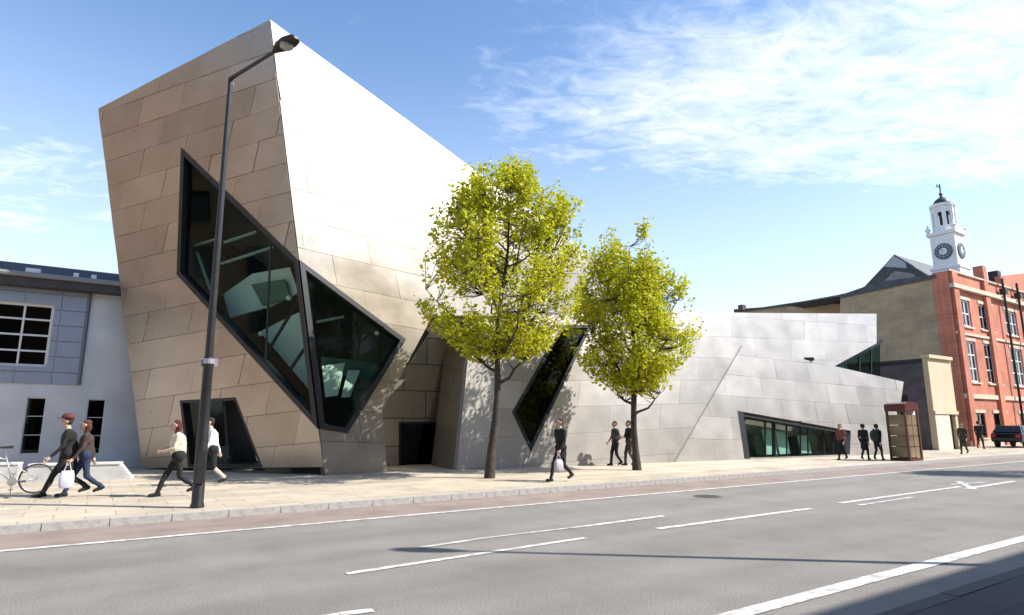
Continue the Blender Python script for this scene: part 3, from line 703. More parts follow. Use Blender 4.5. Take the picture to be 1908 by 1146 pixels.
for q in (8.75, 11.7, 23.5, 37.5):
    MB().tube([PF0.pt((q, 0), 0.34), PF0.pt((q, H * 1.04), 0.34)], 0.085, 10).build('downpipe', pipe_mat, bk)
    MB().box(PF0.pt((q, H * 0.955), 0.34), 0.5, 0.42, 0.45, S, N).build('rain_hopper', pipe_mat, bk)
# small gable over the second bay, chimneys, roof
g0 = 10.2
MB().prism(PF0, [Vector((g0 - 0.6, H)), Vector((g0 + 10.5, H)), Vector((g0 + 10.5, H + 0.9)), Vector((g0 + 5, H + 1.9)), Vector((g0 - 0.6, H + 0.9))], -0.4, 0.0).build('gable', red_brick, bk)
for q in (9.2, 12.2, 21.0):
    c = PF0.pt((q, H + 0.9), -1.2); MB().box(c, 0.7, 0.7, 1.9, S, N).build('chimney', red_brick if q < 10 else pipe_mat, bk)
MB().hexa([PF0.pt((0.3, H - 0.4), -0.4), PF0.pt((LEN, H - 0.4), -0.4), PF0.pt((LEN, H - 0.4), -13), PF0.pt((0.3, H - 0.4), -13)],
          [PF0.pt((3.0, H + 0.2), -6), PF0.pt((LEN - 3, H + 0.2), -6), PF0.pt((LEN - 3, H + 0.2), -7), PF0.pt((3.0, H + 0.2), -7)]).build('roof', slate, bk)
# flank wall in brown brick, facing the steel building
PK = Plane(K, N, UP)
corner_pier = [PK.uv(K), PK.uv(K + N * 1.0), PK.uv(K + N * 1.0) + Vector((0, H)), PK.uv(K) + Vector((0, H))]
MB().prism(PK, corner_pier, -0.38, 0.10).build('corner_pier', red_brick, bk)
fl_out = ccw([PK.uv(K + N * 1.01)] + P2(PK, (1745, 518), (1640, 531), (1566, 556), (1560, 700)) + [PK.px(1560, 840)])
MB().prism(PK, fl_out, -0.38, 0.0).build('flank_wall', brown_brick, bk)
MB().hexa([PK.at(1745, 518, 0.12), PK.at(1640, 531, 0.12), PK.at(1566, 556, 0.12), PK.at(1566, 556, -0.5), PK.at(1640, 531, -0.5), PK.at(1745, 518, -0.5)], [p + UP * 0.25 for p in (PK.at(1745, 518, 0.12), PK.at(1640, 531, 0.12), PK.at(1566, 556, 0.12), PK.at(1566, 556, -0.5), PK.at(1640, 531, -0.5), PK.at(1745, 518, -0.5))]).build('flank_coping', slate, bk)
# rear hall with a slate gable roof
PH_ = Plane(PK.o - PK.n * 3.0, PK.u, UP)
hall = thing('rear_hall', PK.at(1600, 700), 'brown brick rear hall with slate roof peaking beside the clock tower', 'building')
tri = ccw(P2(PH_, (1592, 556), (1604, 541), (1648, 494), (1666, 474), (1690, 488), (1742, 526), (1742, 560)))
MB().prism(PH_, tri, -9, 0).build('roof', slate, hall)
vent = ccw(P2(PH_, (1648, 497), (1666, 477), (1688, 490), (1690, 500))); MB().prism(PH_, vent, 0.0, 0.08).build('louvre', mat('louvre_grey', (0.4, 0.42, 0.43), 0.6), hall)
ge = ccw(P2(PH_, (1636, 535), (1668, 505), (1700, 510), (1728, 530))); MB().prism(PH_, ge, 0.0, 0.06).build('gable_wall', mat('gable_grey', (0.3, 0.27, 0.24), 0.8, var=0.2, scale=2), hall)
w2 = ccw(P2(PH_, (1592, 545), (1560, 553), (1368, 581), (1368, 700), (1592, 700))); MB().prism(PH_, w2, -6, -0.3).build('wall', brown_brick, hall)
ridge = P2(PH_, (1600, 540), (1560, 549), (1500, 560), (1420, 572), (1366, 576), (1366, 582), (1600, 553)); MB().prism(PH_, ccw(ridge), -6.2, -0.1).build('eaves', slate, hall)
for x, y in ((1385, 574), (1562, 560)):
    q = PH_.px(x, y); MB().box(PH_.pt(q, 0.2), 0.6, 0.5, 0.55, S, N).build('roof_cowl', mat('cowl_dark', (0.06, 0.045, 0.04), 0.7), hall)
# ---- clock tower
Tc = at_depth(1773, 512, K.y + 3.2); UPM = FPX / (Tc.y * _c + (Tc.z - CAMH) * _s)      # pixels per metre there
t = thing('clock_tower', Tc, 'small white clock tower with dark dome and finial on the brick building', 'tower')
def tz(y): return (515 - y) / UPM * 1.02
hw = 27 / UPM * 1.0 / 1.33
def tbox(z0, z1, w, m=white_paint, name='stage'): return MB().box(Tc + UP * ((z0 + z1) / 2), w * 2, w * 2, z1 - z0, S, N).build(name, m, t)
tbox(tz(530), tz(505), hw * 1.12); tbox(tz(505), tz(442), hw); tbox(tz(442), tz(436), hw * 1.2, name='cornice'); tbox(tz(507), tz(503), hw * 1.22, name='cornice')
pg = mat('clock_blue', (0.08, 0.12, 0.15), 0.5); pw = mat('clock_white', (0.75, 0.76, 0.75), 0.5)
for nn, uu in ((-S, N), (-N, S)):
    c = Tc + UP * tz(474) + nn * hw; r = 13 / UPM
    cf = MB().lathe(c, [(r * 1.15, 0), (r * 1.15, 0.08), (r, 0.1)], 28, 0, uu, UP, nn).build('clock_face', pg, t)
    MB().lathe(c + nn * 0.1, [(r * 0.5, 0), (r * 0.5, 0.02)], 24, 0, uu, UP, nn).build('dial', pw, cf)
    for k in range(12):
        a = 2 * math.pi * k / 12; d = uu * math.sin(a) + UP * math.cos(a); MB().bar(c + nn * 0.115 + d * r * 0.72, c + nn * 0.115 + d * r * 0.92, 0.05, 0.03).build('hour_mark', pw, cf)
    for a, l in ((0.6, 0.62), (2.3, 0.85)):
        d = uu * math.sin(a) + UP * math.cos(a); MB().bar(c + nn * 0.14, c + nn * 0.14 + d * r * l, 0.07, 0.02).build('clock_hand', pipe_mat if l < 0.7 else pw, cf)
for sx in (-1, 1):
    for sy in (-1, 1):
        c = Tc + S * sx * hw * 1.05 + N * sy * hw * 1.05 + UP * tz(440)
        MB().lathe(c, [(0.12, 0), (0.12, 0.1), (0.05, 0.16), (0.2, 0.42), (0.2, 0.5), (0.06, 0.6), (0.09, 0.68), (0.01, 0.86)], 10).build('urn', white_paint, t)
rb = hw * 0.84
for k in range(8):
    a = math.pi / 8 + k * math.pi / 4; c = Tc + (S * math.cos(a) + N * math.sin(a)) * rb
    MB().tube([c + UP * tz(438), c + UP * tz(388)], 0.14, 8).build('column', white_paint, t)
    a2 = k * math.pi / 4; d2 = S * math.cos(a2) + N * math.sin(a2); e2 = d2.cross(UP); ap = rb * math.cos(math.pi / 8)
    c2 = Tc + d2 * ap; wd = rb * math.sin(math.pi / 8) * 2
    MB().box(c2 + UP * (tz(431)), wd, 0.12, tz(424) - tz(438), e2, d2).build('parapet', white_paint, t)
    mbx = MB(); arc = []
    for q in range(9):
        an = math.pi * q / 8; arc.append((math.cos(an) * wd * 0.36, tz(402) + math.sin(an) * wd * 0.36))
    top = tz(388); outer_ = [(wd / 2, tz(402)), (wd / 2, top), (-wd / 2, top), (-wd / 2, tz(402))] + arc[::-1]
    for q in range(8):
        (xa, za), (xb, zb) = arc[q], arc[q + 1]
        mbx.hexa([c2 + e2 * xa + UP * za - d2 * 0.06, c2 + e2 * xb + UP * zb - d2 * 0.06, c2 + e2 * xb + UP * top - d2 * 0.06, c2 + e2 * xa + UP * top - d2 * 0.06], [c2 + e2 * xa + UP * za + d2 * 0.06, c2 + e2 * xb + UP * zb + d2 * 0.06, c2 + e2 * xb + UP * top + d2 * 0.06, c2 + e2 * xa + UP * top + d2 * 0.06])
    mbx.build('arch', white_paint, t)
MB().lathe(Tc, [(rb * 0.45, tz(438)), (rb * 0.45, tz(390))], 8).build('bell_frame', mat('louvre_dark', (0.05, 0.05, 0.055), 0.8), t)
MB().lathe(Tc, [(rb * 0.95, tz(389)), (rb * 1.25, tz(387)), (rb * 1.28, tz(382)), (rb * 0.9, tz(381))], 16).build('cornice', white_paint, t)
lead = mat('lead_dome', (0.05, 0.055, 0.06), 0.5, 0.3, var=0.2, scale=4)
smooth_angle(MB().lathe(Tc, [(rb * 0.86, tz(381.5)), (rb * 0.84, tz(377)), (rb * 0.7, tz(373)), (rb * 0.42, tz(369)), (rb * 0.16, tz(366)), (rb * 0.12, tz(362)), (rb * 0.2, tz(360)), (rb * 0.06, tz(356)), (0.05, tz(352))], 20).build('dome', lead, t))
fi = MB().tube([Tc + UP * tz(353), Tc + UP * tz(340)], 0.05, 8).build('finial', lead, t)
MB().add([Tc + UP * tz(346), Tc - S * 0.5 + UP * tz(343), Tc - S * 0.5 + UP * tz(349), Tc + N * 0.04 + UP * tz(346), Tc - S * 0.5 + N * 0.04 + UP * tz(343), Tc - S * 0.5 + N * 0.04 + UP * tz(349)], [[0, 1, 2], [3, 5, 4], [0, 3, 4, 1], [1, 4, 5, 2], [2, 5, 3, 0]]).build('weather_vane', lead, fi)
# ================================================================== cream building
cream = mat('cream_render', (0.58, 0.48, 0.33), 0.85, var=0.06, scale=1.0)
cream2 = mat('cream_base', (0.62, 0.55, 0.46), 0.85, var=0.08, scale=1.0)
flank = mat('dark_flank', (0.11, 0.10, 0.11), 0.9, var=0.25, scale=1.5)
Q = ground(1749, 839); cbld = thing('cream_building', Q, 'narrow cream rendered building with dark side wall next to the red brick', 'building')
PQ = Plane(Q, S, UP); hq = PQ.px(1738, 668).y; lq = PQ.px(1787, 800).x
qd = [Vector((lq - 1.15, 0)), Vector((lq - 0.3, 0)), Vector((lq - 0.3, 2.3)), Vector((lq - 1.15, 2.3))]
sheet(PQ, [Vector((0, 0)), Vector((lq, 0)), Vector((lq, hq)), Vector((0, hq))], [qd], cream, 'wall', cbld, 0, 0.3)
MB().prism(PQ, [Vector((-0.02, 0)), Vector((lq - 1.2, 0)), Vector((lq - 1.2, hq * 0.38)), Vector((-0.02, hq * 0.38))], 0.002, 0.05).build('wall_base', cream2, cbld)
MB().prism(PQ, [Vector((-0.05, hq * 0.385)), Vector((lq, hq * 0.385)), Vector((lq, hq * 0.42)), Vector((-0.05, hq * 0.42))], 0.002, 0.1).build('string_course', cream, cbld)
MB().prism(PQ, [Vector((-0.08, hq)), Vector((lq, hq)), Vector((lq, hq + 0.2)), Vector((-0.08, hq + 0.2))], -0.35, 0.15).build('coping', cream, cbld)
MB().prism(PQ, qd, -0.28, -0.2).build('door', pipe_mat, cbld)
MB().box(PQ.pt((lq - 0.42, 1.05), -0.17), 0.05, 0.06, 0.14, S, N).build('door_handle', mat('brass', (0.5, 0.38, 0.15), 0.35, 0.9), cbld)
PQ2 = Plane(Q, N, UP); dq = 10.0
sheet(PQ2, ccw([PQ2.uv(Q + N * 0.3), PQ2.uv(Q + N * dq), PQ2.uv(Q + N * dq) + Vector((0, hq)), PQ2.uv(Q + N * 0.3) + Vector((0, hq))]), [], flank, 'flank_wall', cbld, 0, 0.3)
MB().hexa([Q + N * 0.3 + UP * (hq - 0.3), Q + N * 0.3 + S * lq + UP * (hq - 0.3), Q + N * dq + S * lq + UP * (hq - 0.3), Q + N * dq + UP * (hq - 0.3)], [p + UP * 0.28 for p in (Q + N * 0.3 + UP * (hq - 0.3), Q + N * 0.3 + S * lq + UP * (hq - 0.3), Q + N * dq + S * lq + UP * (hq - 0.3), Q + N * dq + UP * (hq - 0.3))]).build('roof', roof_dark, cbld)
for sx in (0.6, 2.0):
    c = Q - S * 0.012 + N * (1.2 + sx); MB().box(c + UP * 2.6, 0.05, 0.9, 1.3, S, N).build('window', pipe_mat, cbld)
# dark yard buildings between the steel end and the cream flank
yd = ground(1702, 843); yard = thing('yard_building', yd + N * 5, 'dark brick yard building between steel wing and cream wall', 'building')
PY = Plane(yd + N * 7.5, S, UP); hy = PY.px(1700, 672).y
sheet(PY, [Vector((-9, 0)), Vector((6, 0)), Vector((6, hy)), Vector((-9, hy))], [], mat('yard_brick', (0.16, 0.12, 0.10), 0.9, var=0.3, scale=1.2), 'wall', yard, 0, 0.3)
for x0, x1, y0, y1 in ((1690, 1712, 690, 715), (1688, 1715, 735, 775), (1650, 1672, 692, 706)):
    MB().prism(PY, ccw(P2(PY, (x0, y0), (x1, y0), (x1, y1), (x0, y1))), 0.003, 0.06).build('window', pipe_mat, yard)
MB().prism(PY, ccw(P2(PY, (1690, 716), (1714, 716), (1714, 728), (1690, 728))), 0.003, 0.1).build('sign_board', mat('teal_board', (0.10, 0.2, 0.19), 0.6), yard)
for i, (x, y, w_, h_) in enumerate(((1637, 668, 0.62, 0.75), (1672, 664, 0.3, 0.7), (1660, 672, 0.5, 0.5), (1697, 668, 0.5, 0.6), (1720, 660, 0.7, 0.5))):
    c = PY.at(x, y, -0.8); tt = thing('rooftop_unit', (c.x, c.y, hy), ('white square cooling unit on the yard building roof by the steel wing', 'slim white flue box on the yard building roof', 'grey squat cooling unit between white roof boxes', 'brown vent box on the yard building roof', 'grey wide vent box against the brown flank wall')[i], 'roof unit', 'units on the yard roof')
    b_ = Vector((c.x, c.y, hy - 0.02)); mm = (white_paint, white_paint, zinc, mat('vent_brown', (0.3, 0.22, 0.18), 0.8), zinc)[i]
    MB().box(b_ + UP * (h_ / 2), w_, 0.5, h_, S, N).build('casing', mm, tt); MB().lathe(b_ + UP * (h_ * 0.55) - N * 0.25, [(0.3 * w_, 0), (0.3 * w_, 0.03)], 16, 0, S, UP, -N).build('fan_grille', pipe_mat, tt)
# ================================================================== terrace on the near side (its shadow falls over the near pavement)
near_brick = brick_mat('near_brick', (0.36, 0.22, 0.12), (0.28, 0.165, 0.09), (0.36, 0.31, 0.25))
s = -23.0; i = 0; fp = -4.2
while s < 78:
    w_ = 6.2; h_ = 11.0 + (0.0, 0.18, -0.12, 0.08)[i % 4]
    o = st(s, fp, 0.1); t = thing('terrace_house', o, 'brown brick terrace house lining the camera side of the street', 'house', 'terrace houses opposite the steel building')
    pl = Plane(o, S, UP); pl.n = N.copy()
    hs = []
    for (c, d) in ((4.4, 6.2), (7.6, 9.2)):
        for a in (1.0, 3.9): hs.append([Vector((a, c)), Vector((a + 1.2, c)), Vector((a + 1.2, d)), Vector((a, d))])
    shop = [Vector((0.6, 0.5)), Vector((5.6, 0.5)), Vector((5.6, 2.9)), Vector((0.6, 2.9))]
    sheet(pl, [Vector((0.01, 0)), Vector((w_ - 0.01, 0)), Vector((w_ - 0.01, h_)), Vector((0.01, h_))], hs + [shop], near_brick, 'wall', t, 0, 0.4)
    for q in hs + [shop]:
        MB().prism(pl, q, -0.2, -0.15).build('window', mat('near_pane', (0.05, 0.06, 0.07), 0.1), t)
    MB().prism(pl, [Vector((0.1, 3.0)), Vector((w_ - 0.1, 3.0)), Vector((w_ - 0.1, 3.6)), Vector((0.1, 3.6))], 0.003, 0.2).build('fascia', mat('fascia_%d' % (i % 3), ((0.3, 0.06, 0.05), (0.05, 0.12, 0.2), (0.5, 0.45, 0.3))[i % 3], 0.6), t)
    MB().hexa([pl.pt((0.01, h_ - 0.2), -0.42), pl.pt((w_ - 0.01, h_ - 0.2), -0.42), pl.pt((w_ - 0.01, h_ - 0.2), -9), pl.pt((0.01, h_ - 0.2), -9)], [pl.pt((0.01, h_ + 2), -4.2), pl.pt((w_ - 0.01, h_ + 2), -4.2), pl.pt((w_ - 0.01, h_ + 2), -4.8), pl.pt((0.01, h_ + 2), -4.8)]).build('roof', slate, t)
    MB().hexa([pl.pt((0.01, 0), -8.7), pl.pt((w_ - 0.01, 0), -8.7), pl.pt((w_ - 0.01, 0), -9), pl.pt((0.01, 0), -9)], [pl.pt((0.01, h_ - 0.2), -8.7), pl.pt((w_ - 0.01, h_ - 0.2), -8.7), pl.pt((w_ - 0.01, h_ - 0.2), -9), pl.pt((0.01, h_ - 0.2), -9)]).build('back_wall', near_brick, t)
    MB().box(pl.pt((0.6, h_ + 1.9), -4.5), 0.8, 1.2, 2.2, S, N).build('chimney', near_brick, t)
    s += w_; i += 1

# unseen tall brick block past the low building, added to warm the steel's reflections
mo = st(-50, 19.2, 0.1); t = thing('reflection_block', mo, 'unseen tall brown brick block added for the steel to reflect', 'building')
for o_, ax_, L_, nn in ((mo, S, 32.0, -N), (mo + S * 32, N, 18.0, S)):
    pl = Plane(o_, ax_, UP); pl.n = nn.copy(); hs = []
    for j in range(6):
        for q in range(int(L_ / 3.2)): x0_ = 1.0 + q * 3.2; hs.append([Vector((x0_, 1.2 + j * 3.7)), Vector((x0_ + 1.2, 1.2 + j * 3.7)), Vector((x0_ + 1.2, 3.3 + j * 3.7)), Vector((x0_, 3.3 + j * 3.7))])
    sheet(pl, [Vector((0.0, 0)), Vector((L_, 0)), Vector((L_, 24)), Vector((0.0, 24))], hs, near_brick, 'wall', t, 0, 0.4)
    for q in hs: MB().prism(pl, q, -0.25, -0.2).build('window', mat('near_pane'), t)
    MB().prism(pl, [Vector((0, 23.2)), Vector((L_, 23.2)), Vector((L_, 23.6)), Vector((0, 23.6))], 0.003, 0.35).build('cornice', stone, t)
MB().hexa([mo + UP * 23.5 + N * 0.4, mo + S * 31.6 + UP * 23.5 + N * 0.4, mo + S * 31.6 + N * 17.9 + UP * 23.5, mo + N * 17.9 + UP * 23.5], [mo + UP * 23.9 + N * 0.4, mo + S * 31.6 + UP * 23.9 + N * 0.4, mo + S * 31.6 + N * 17.9 + UP * 23.9, mo + N * 17.9 + UP * 23.9]).build('roof', slate, t)
# ================================================================== street lamps
lampblack = mat('lamp_black', (0.022, 0.021, 0.021), 0.42, 0.2, var=0.2, scale=6)
lampgrey = mat('lamp_lens', (0.35, 0.34, 0.31), 0.25)
def lamp_post(base, H, arm, label, sign=False):
    t = thing('street_lamp', base, label, 'street lamp', 'street lamps along the road')
    b = Vector(base); hb = H * 0.305
    smooth_angle(MB().lathe(b - UP * 0.05, [(0.125, 0), (0.125, 0.1), (0.108, 0.14), (0.108, 1.4), (0.098, 1.5), (0.09, hb), (0.105, hb + 0.02), (0.105, hb + 0.08), (0.085, hb + 0.2)], 20).build('base_column', lampblack, t))
    MB().box(b + UP * 0.75 - N * 0.125, 0.13, 0.02, 0.6, S, N).build('access_door', lampblack, t)
    MB().tube([b + UP * (hb + 0.1), b + UP * H], [0.078, 0.05], 14).build('pole', lampblack, t)
    a = Vector(arm); top = b + UP * H
    MB().tube([top - UP * 0.12, top + UP * 0.02, top + a * 0.08 + UP * 0.02, top + a * 0.85], [0.055, 0.05, 0.04, 0.033], 12).build('arm', lampblack, t)
    d = a.normalized(); e = top + a * 0.84; x = d.cross(UP).normalized(); y = x.cross(d)
    prof = [(0.0, 0.05, 0.05), (0.1, 0.09, 0.07), (0.25, 0.15, 0.10), (0.5, 0.17, 0.11), (0.68, 0.13, 0.09), (0.76, 0.05, 0.04)]
    mb = MB(); rings = []
    for (l, w, h) in prof: rings.append([e + d * l + x * math.cos(2 * math.pi * k / 14) * w + y * (math.sin(2 * math.pi * k / 14) * h * (1.0 if math.sin(2 * math.pi * k / 14) > 0 else 0.35)) for k in range(14)])
    vs = [q for r in rings for q in r]; fs = [list(range(14))[::-1], [14 * (len(prof) - 1) + k for k in range(14)]]
    for i in range(len(prof) - 1):
        for k in range(14): fs.append([i * 14 + k, i * 14 + (k + 1) % 14, (i + 1) * 14 + (k + 1) % 14, (i + 1) * 14 + k])
    hd = smooth_angle(mb.add(vs, fs).build('lamp_head', lampblack, t))
    mb = MB(); mb.lathe(e + d * 0.44 - y * 0.02, [(0.13, 0), (0.125, -0.05), (0.08, -0.085), (0.01, -0.095)], 16, 0, d, x, y); smooth_angle(mb.build('lens', lampgrey, hd))
    MB().box(e + d * 0.3 + y * 0.13, 0.09, 0.09, 0.08, d, x, y).build('photocell', lampblack, hd)
    if sign:
        MB().lathe(b + UP * (hb + 0.02), [(0.11, 0), (0.11, 0.1)], 16).build('sign_clamp', mat('clamp_grey', (0.4, 0.4, 0.42), 0.4, 0.6), t)
        MB().box(b + UP * (hb + 0.05) + S * 0.02, 0.3, 0.05, 0.16, S, N).build('sign_bracket', mat('clamp_grey'), t)
    return t
base1 = ground(367, 946)
pole_y = base1.y
ptop = at_depth(430, 148, base1.y)
H1 = ptop.z - PAVE_Z
tip = at_depth(522, 97, base1.y - 1.05)
lp1 = lamp_post(base1, H1, (tip - (base1 + UP * H1)) * 1.17, 'tall black street lamp on the far pavement before the dark entrance', True)
# the photograph shows the post leaning a touch, so let it lean
lean_x = ptop.x - base1.x; lean_h = ptop.z - base1.z
lp1.rotation_euler = (0, math.atan2(lean_x, lean_h), 0)
sh_a, sh_b = gm(905, 1028), gm(1720, 1050); sdir = (sh_b - sh_a).normalized()
Hn = 8.5; nb = sh_a + sdir * (Hn / math.tan(SUN_EL)); nb.z = PAVE_Z
lamp_post(nb, Hn - 0.1, Vector((-0.16, 0.02, 0.10)), 'tall black street lamp on the near pavement whose shadow crosses the road')
# ================================================================== kiosk
def kiosk():
    b = ground(1690, 858); t = thing('phone_kiosk', b, 'tall phone kiosk with dark red top and brown glass sides', 'phone kiosk')
    fx = (ground(1712, 857) - ground(1668, 859)).normalized(); fy = Vector((-fx.y, fx.x, 0))
    w, d, h = 0.92, 0.86, 2.42
    red = mat('kiosk_red', (0.10, 0.022, 0.018), 0.45, var=0.15, scale=3); tan = mat('kiosk_brown_glass', (0.26, 0.19, 0.11), 0.25, var=0.3, scale=1.4)
    MB().box(b + UP * 0.06, w, d, 0.12, fx, fy).build('plinth', red, t)
    for sx in (-1, 1):
        for sy in (-1, 1): MB().box(b + fx * sx * (w / 2 - 0.04) + fy * sy * (d / 2 - 0.04) + UP * 1.1, 0.08, 0.08, 2.0, fx, fy).build('corner_post', mat('kiosk_bronze', (0.10, 0.055, 0.035), 0.5), t)
    for j in range(4):
        for i in range(2):
            for sy in (-1, 1): MB().box(b + fx * (i - 0.5) * 0.40 + fy * sy * (d / 2 - 0.05) + UP * (0.36 + j * 0.45), 0.37, 0.02, 0.42, fx, fy).build('pane', tan, t)
        for sx in (-1, 1): MB().box(b + fx * sx * (w / 2 - 0.05) + UP * (0.36 + j * 0.45), 0.02, 0.72, 0.42, fx, fy).build('pane', tan, t)
    hdr = MB().box(b + UP * 2.2, w + 0.04, d + 0.04, 0.26, fx, fy).build('header', red, t)
    sgn = mat('kiosk_sign', (0.55, 0.5, 0.42), 0.5)
    mb = MB(); rr = []
    for k in range(9):
        a = math.pi * k / 8; rr.append((math.cos(a) * w * 0.52, 2.33 + math.sin(a) * 0.14))
    mb.hexa([b + fx * x - fy * d * 0.52 + UP * z for x, z in rr], [b + fx * x + fy * d * 0.52 + UP * z for x, z in rr]); mb.build('roof', red, t)
    # white notice post beside it
    p = ground(1708, 858); p2 = thing('notice_post', p, 'slim white post with round white head beside the phone kiosk', 'post')
    MB().box(p + UP * 0.85, 0.10, 0.08, 1.7, fx, fy).build('post', white_paint, p2)
    MB().lathe(p + UP * 2.05 - fy * 0.05, [(0.29, 0), (0.30, 0.02), (0.30, 0.08), (0.29, 0.1)], 20, 0, fx, UP, fy).build('round_head', white_paint, p2)
    MB().box(p + UP * 1.73, 0.06, 0.05, 0.14, fx, fy).build('neck', white_paint, p2)
kiosk()
# ================================================================== bicycle at the left edge
def bicycle():
    r = 0.335; c2 = ground(64, 920); d = S.copy()
    t = thing('bicycle', c2 + UP * 0.0, 'pale bicycle parked before the low concrete wall', 'bicycle')
    frm = mat('bike_frame', (0.4, 0.39, 0.38), 0.35, 0.3); tyre = mat('tyre', (0.03, 0.03, 0.03), 0.8); rimm = mat('rim', (0.6, 0.6, 0.6), 0.3, 0.9); sad = mat('saddle', (0.02, 0.02, 0.02), 0.6)
    w2 = c2 + UP * r; w1 = w2 - d * 1.05
    for c in (w1, w2):
        ring = [c + (d * math.cos(2 * math.pi * k / 28) + UP * math.sin(2 * math.pi * k / 28)) * (r - 0.018) for k in range(29)]
        wh = MB().tube(ring, 0.018, 8, cap=False).build('wheel', tyre, t, True)
        ring2 = [c + (d * math.cos(2 * math.pi * k / 28) + UP * math.sin(2 * math.pi * k / 28)) * (r - 0.042) for k in range(29)]
        MB().tube(ring2, 0.011, 6, cap=False).build('rim', rimm, wh, True)
        mb = MB()
        for k in range(14):
            a = 2 * math.pi * k / 14; mb.tube([c, c + (d * math.cos(a) + UP * math.sin(a)) * (r - 0.045)], 0.002, 4)
        mb.build('spokes', rimm, wh); MB().tube([c - N * 0.05, c + N * 0.05], 0.022, 10).build('hub', rimm, wh)
    bb = w2 - d * 0.43 - UP * 0.05; stt = w2 - d * 0.60 + UP * 0.50; hd = w1 + d * 0.16 + UP * 0.52; hl = w1 + d * 0.12 + UP * 0.40
    mb = MB()
    for a, b in ((bb, stt), (stt - UP * 0.06, hd), (bb, hl), (hd + UP * 0.02, hl - UP * 0.03)): mb.tube([a, b], 0.017, 8)
    for sg in (-1, 1):
        mb.tube([bb + N * 0.03 * sg, w2 + N * 0.06 * sg], 0.010, 6); mb.tube([stt - UP * 0.08, w2 + N * 0.06 * sg], 0.009, 6); mb.tube([hl - UP * 0.02, hl + N * 0.05 * sg - UP * 0.05, w1 + N * 0.05 * sg], 0.011, 6)
    mb.build('frame', frm, t, True)
    MB().tube([stt, stt - d * 0.0 + UP * 0.16], 0.013, 8).build('seat_post', rimm, t)
    s0 = stt + UP * 0.18; MB().hexa([s0 - d * 0.16 + N * q for q in (-0.02, 0.02)] + [s0 + d * 0.1 + N * q for q in (0.08, -0.08)], [s0 - d * 0.15 + N * q + UP * 0.04 for q in (-0.02, 0.02)] + [s0 + d * 0.11 + N * q + UP * 0.06 for q in (0.075, -0.075)]).build('saddle', sad, t)
    h0 = hd + UP * 0.14; mb = MB(); mb.tube([hd, h0], 0.014, 8); mb.tube([h0 - N * 0.28 + d * 0.12, h0 - N * 0.24, h0, h0 + N * 0.24, h0 + N * 0.28 + d * 0.12], 0.012, 8); mb.build('handlebar', rimm, t, True)
    MB().lathe(bb - N * 0.05, [(0.09, 0), (0.09, 0.01)], 20, 0, d, UP, N).build('chainring', rimm, t)
    mb = MB()
    for sg in (-1, 1): mb.bar(bb + N * 0.08 * sg, bb + N * 0.08 * sg + UP * 0.165 * sg, 0.02, 0.02, d); mb.box(bb + N * 0.13 * sg + UP * 0.165 * sg, 0.09, 0.09, 0.02, d, N)
    mb.build('crank', rimm, t)
    bk_ = hd + UP * 0.2 - d * 0.16; mb = MB(); mb.box(bk_, 0.26, 0.34, 0.2, d, N); mb.build('basket', mat('basket_white', (0.78, 0.76, 0.74), 0.7), t)
    # kickstand
    MB().tube([bb - UP * 0.02, bb - N * 0.12 - UP * (bb.z - PAVE_Z - 0.005)], 0.009, 6).build('kickstand', rimm, t)
bicycle()
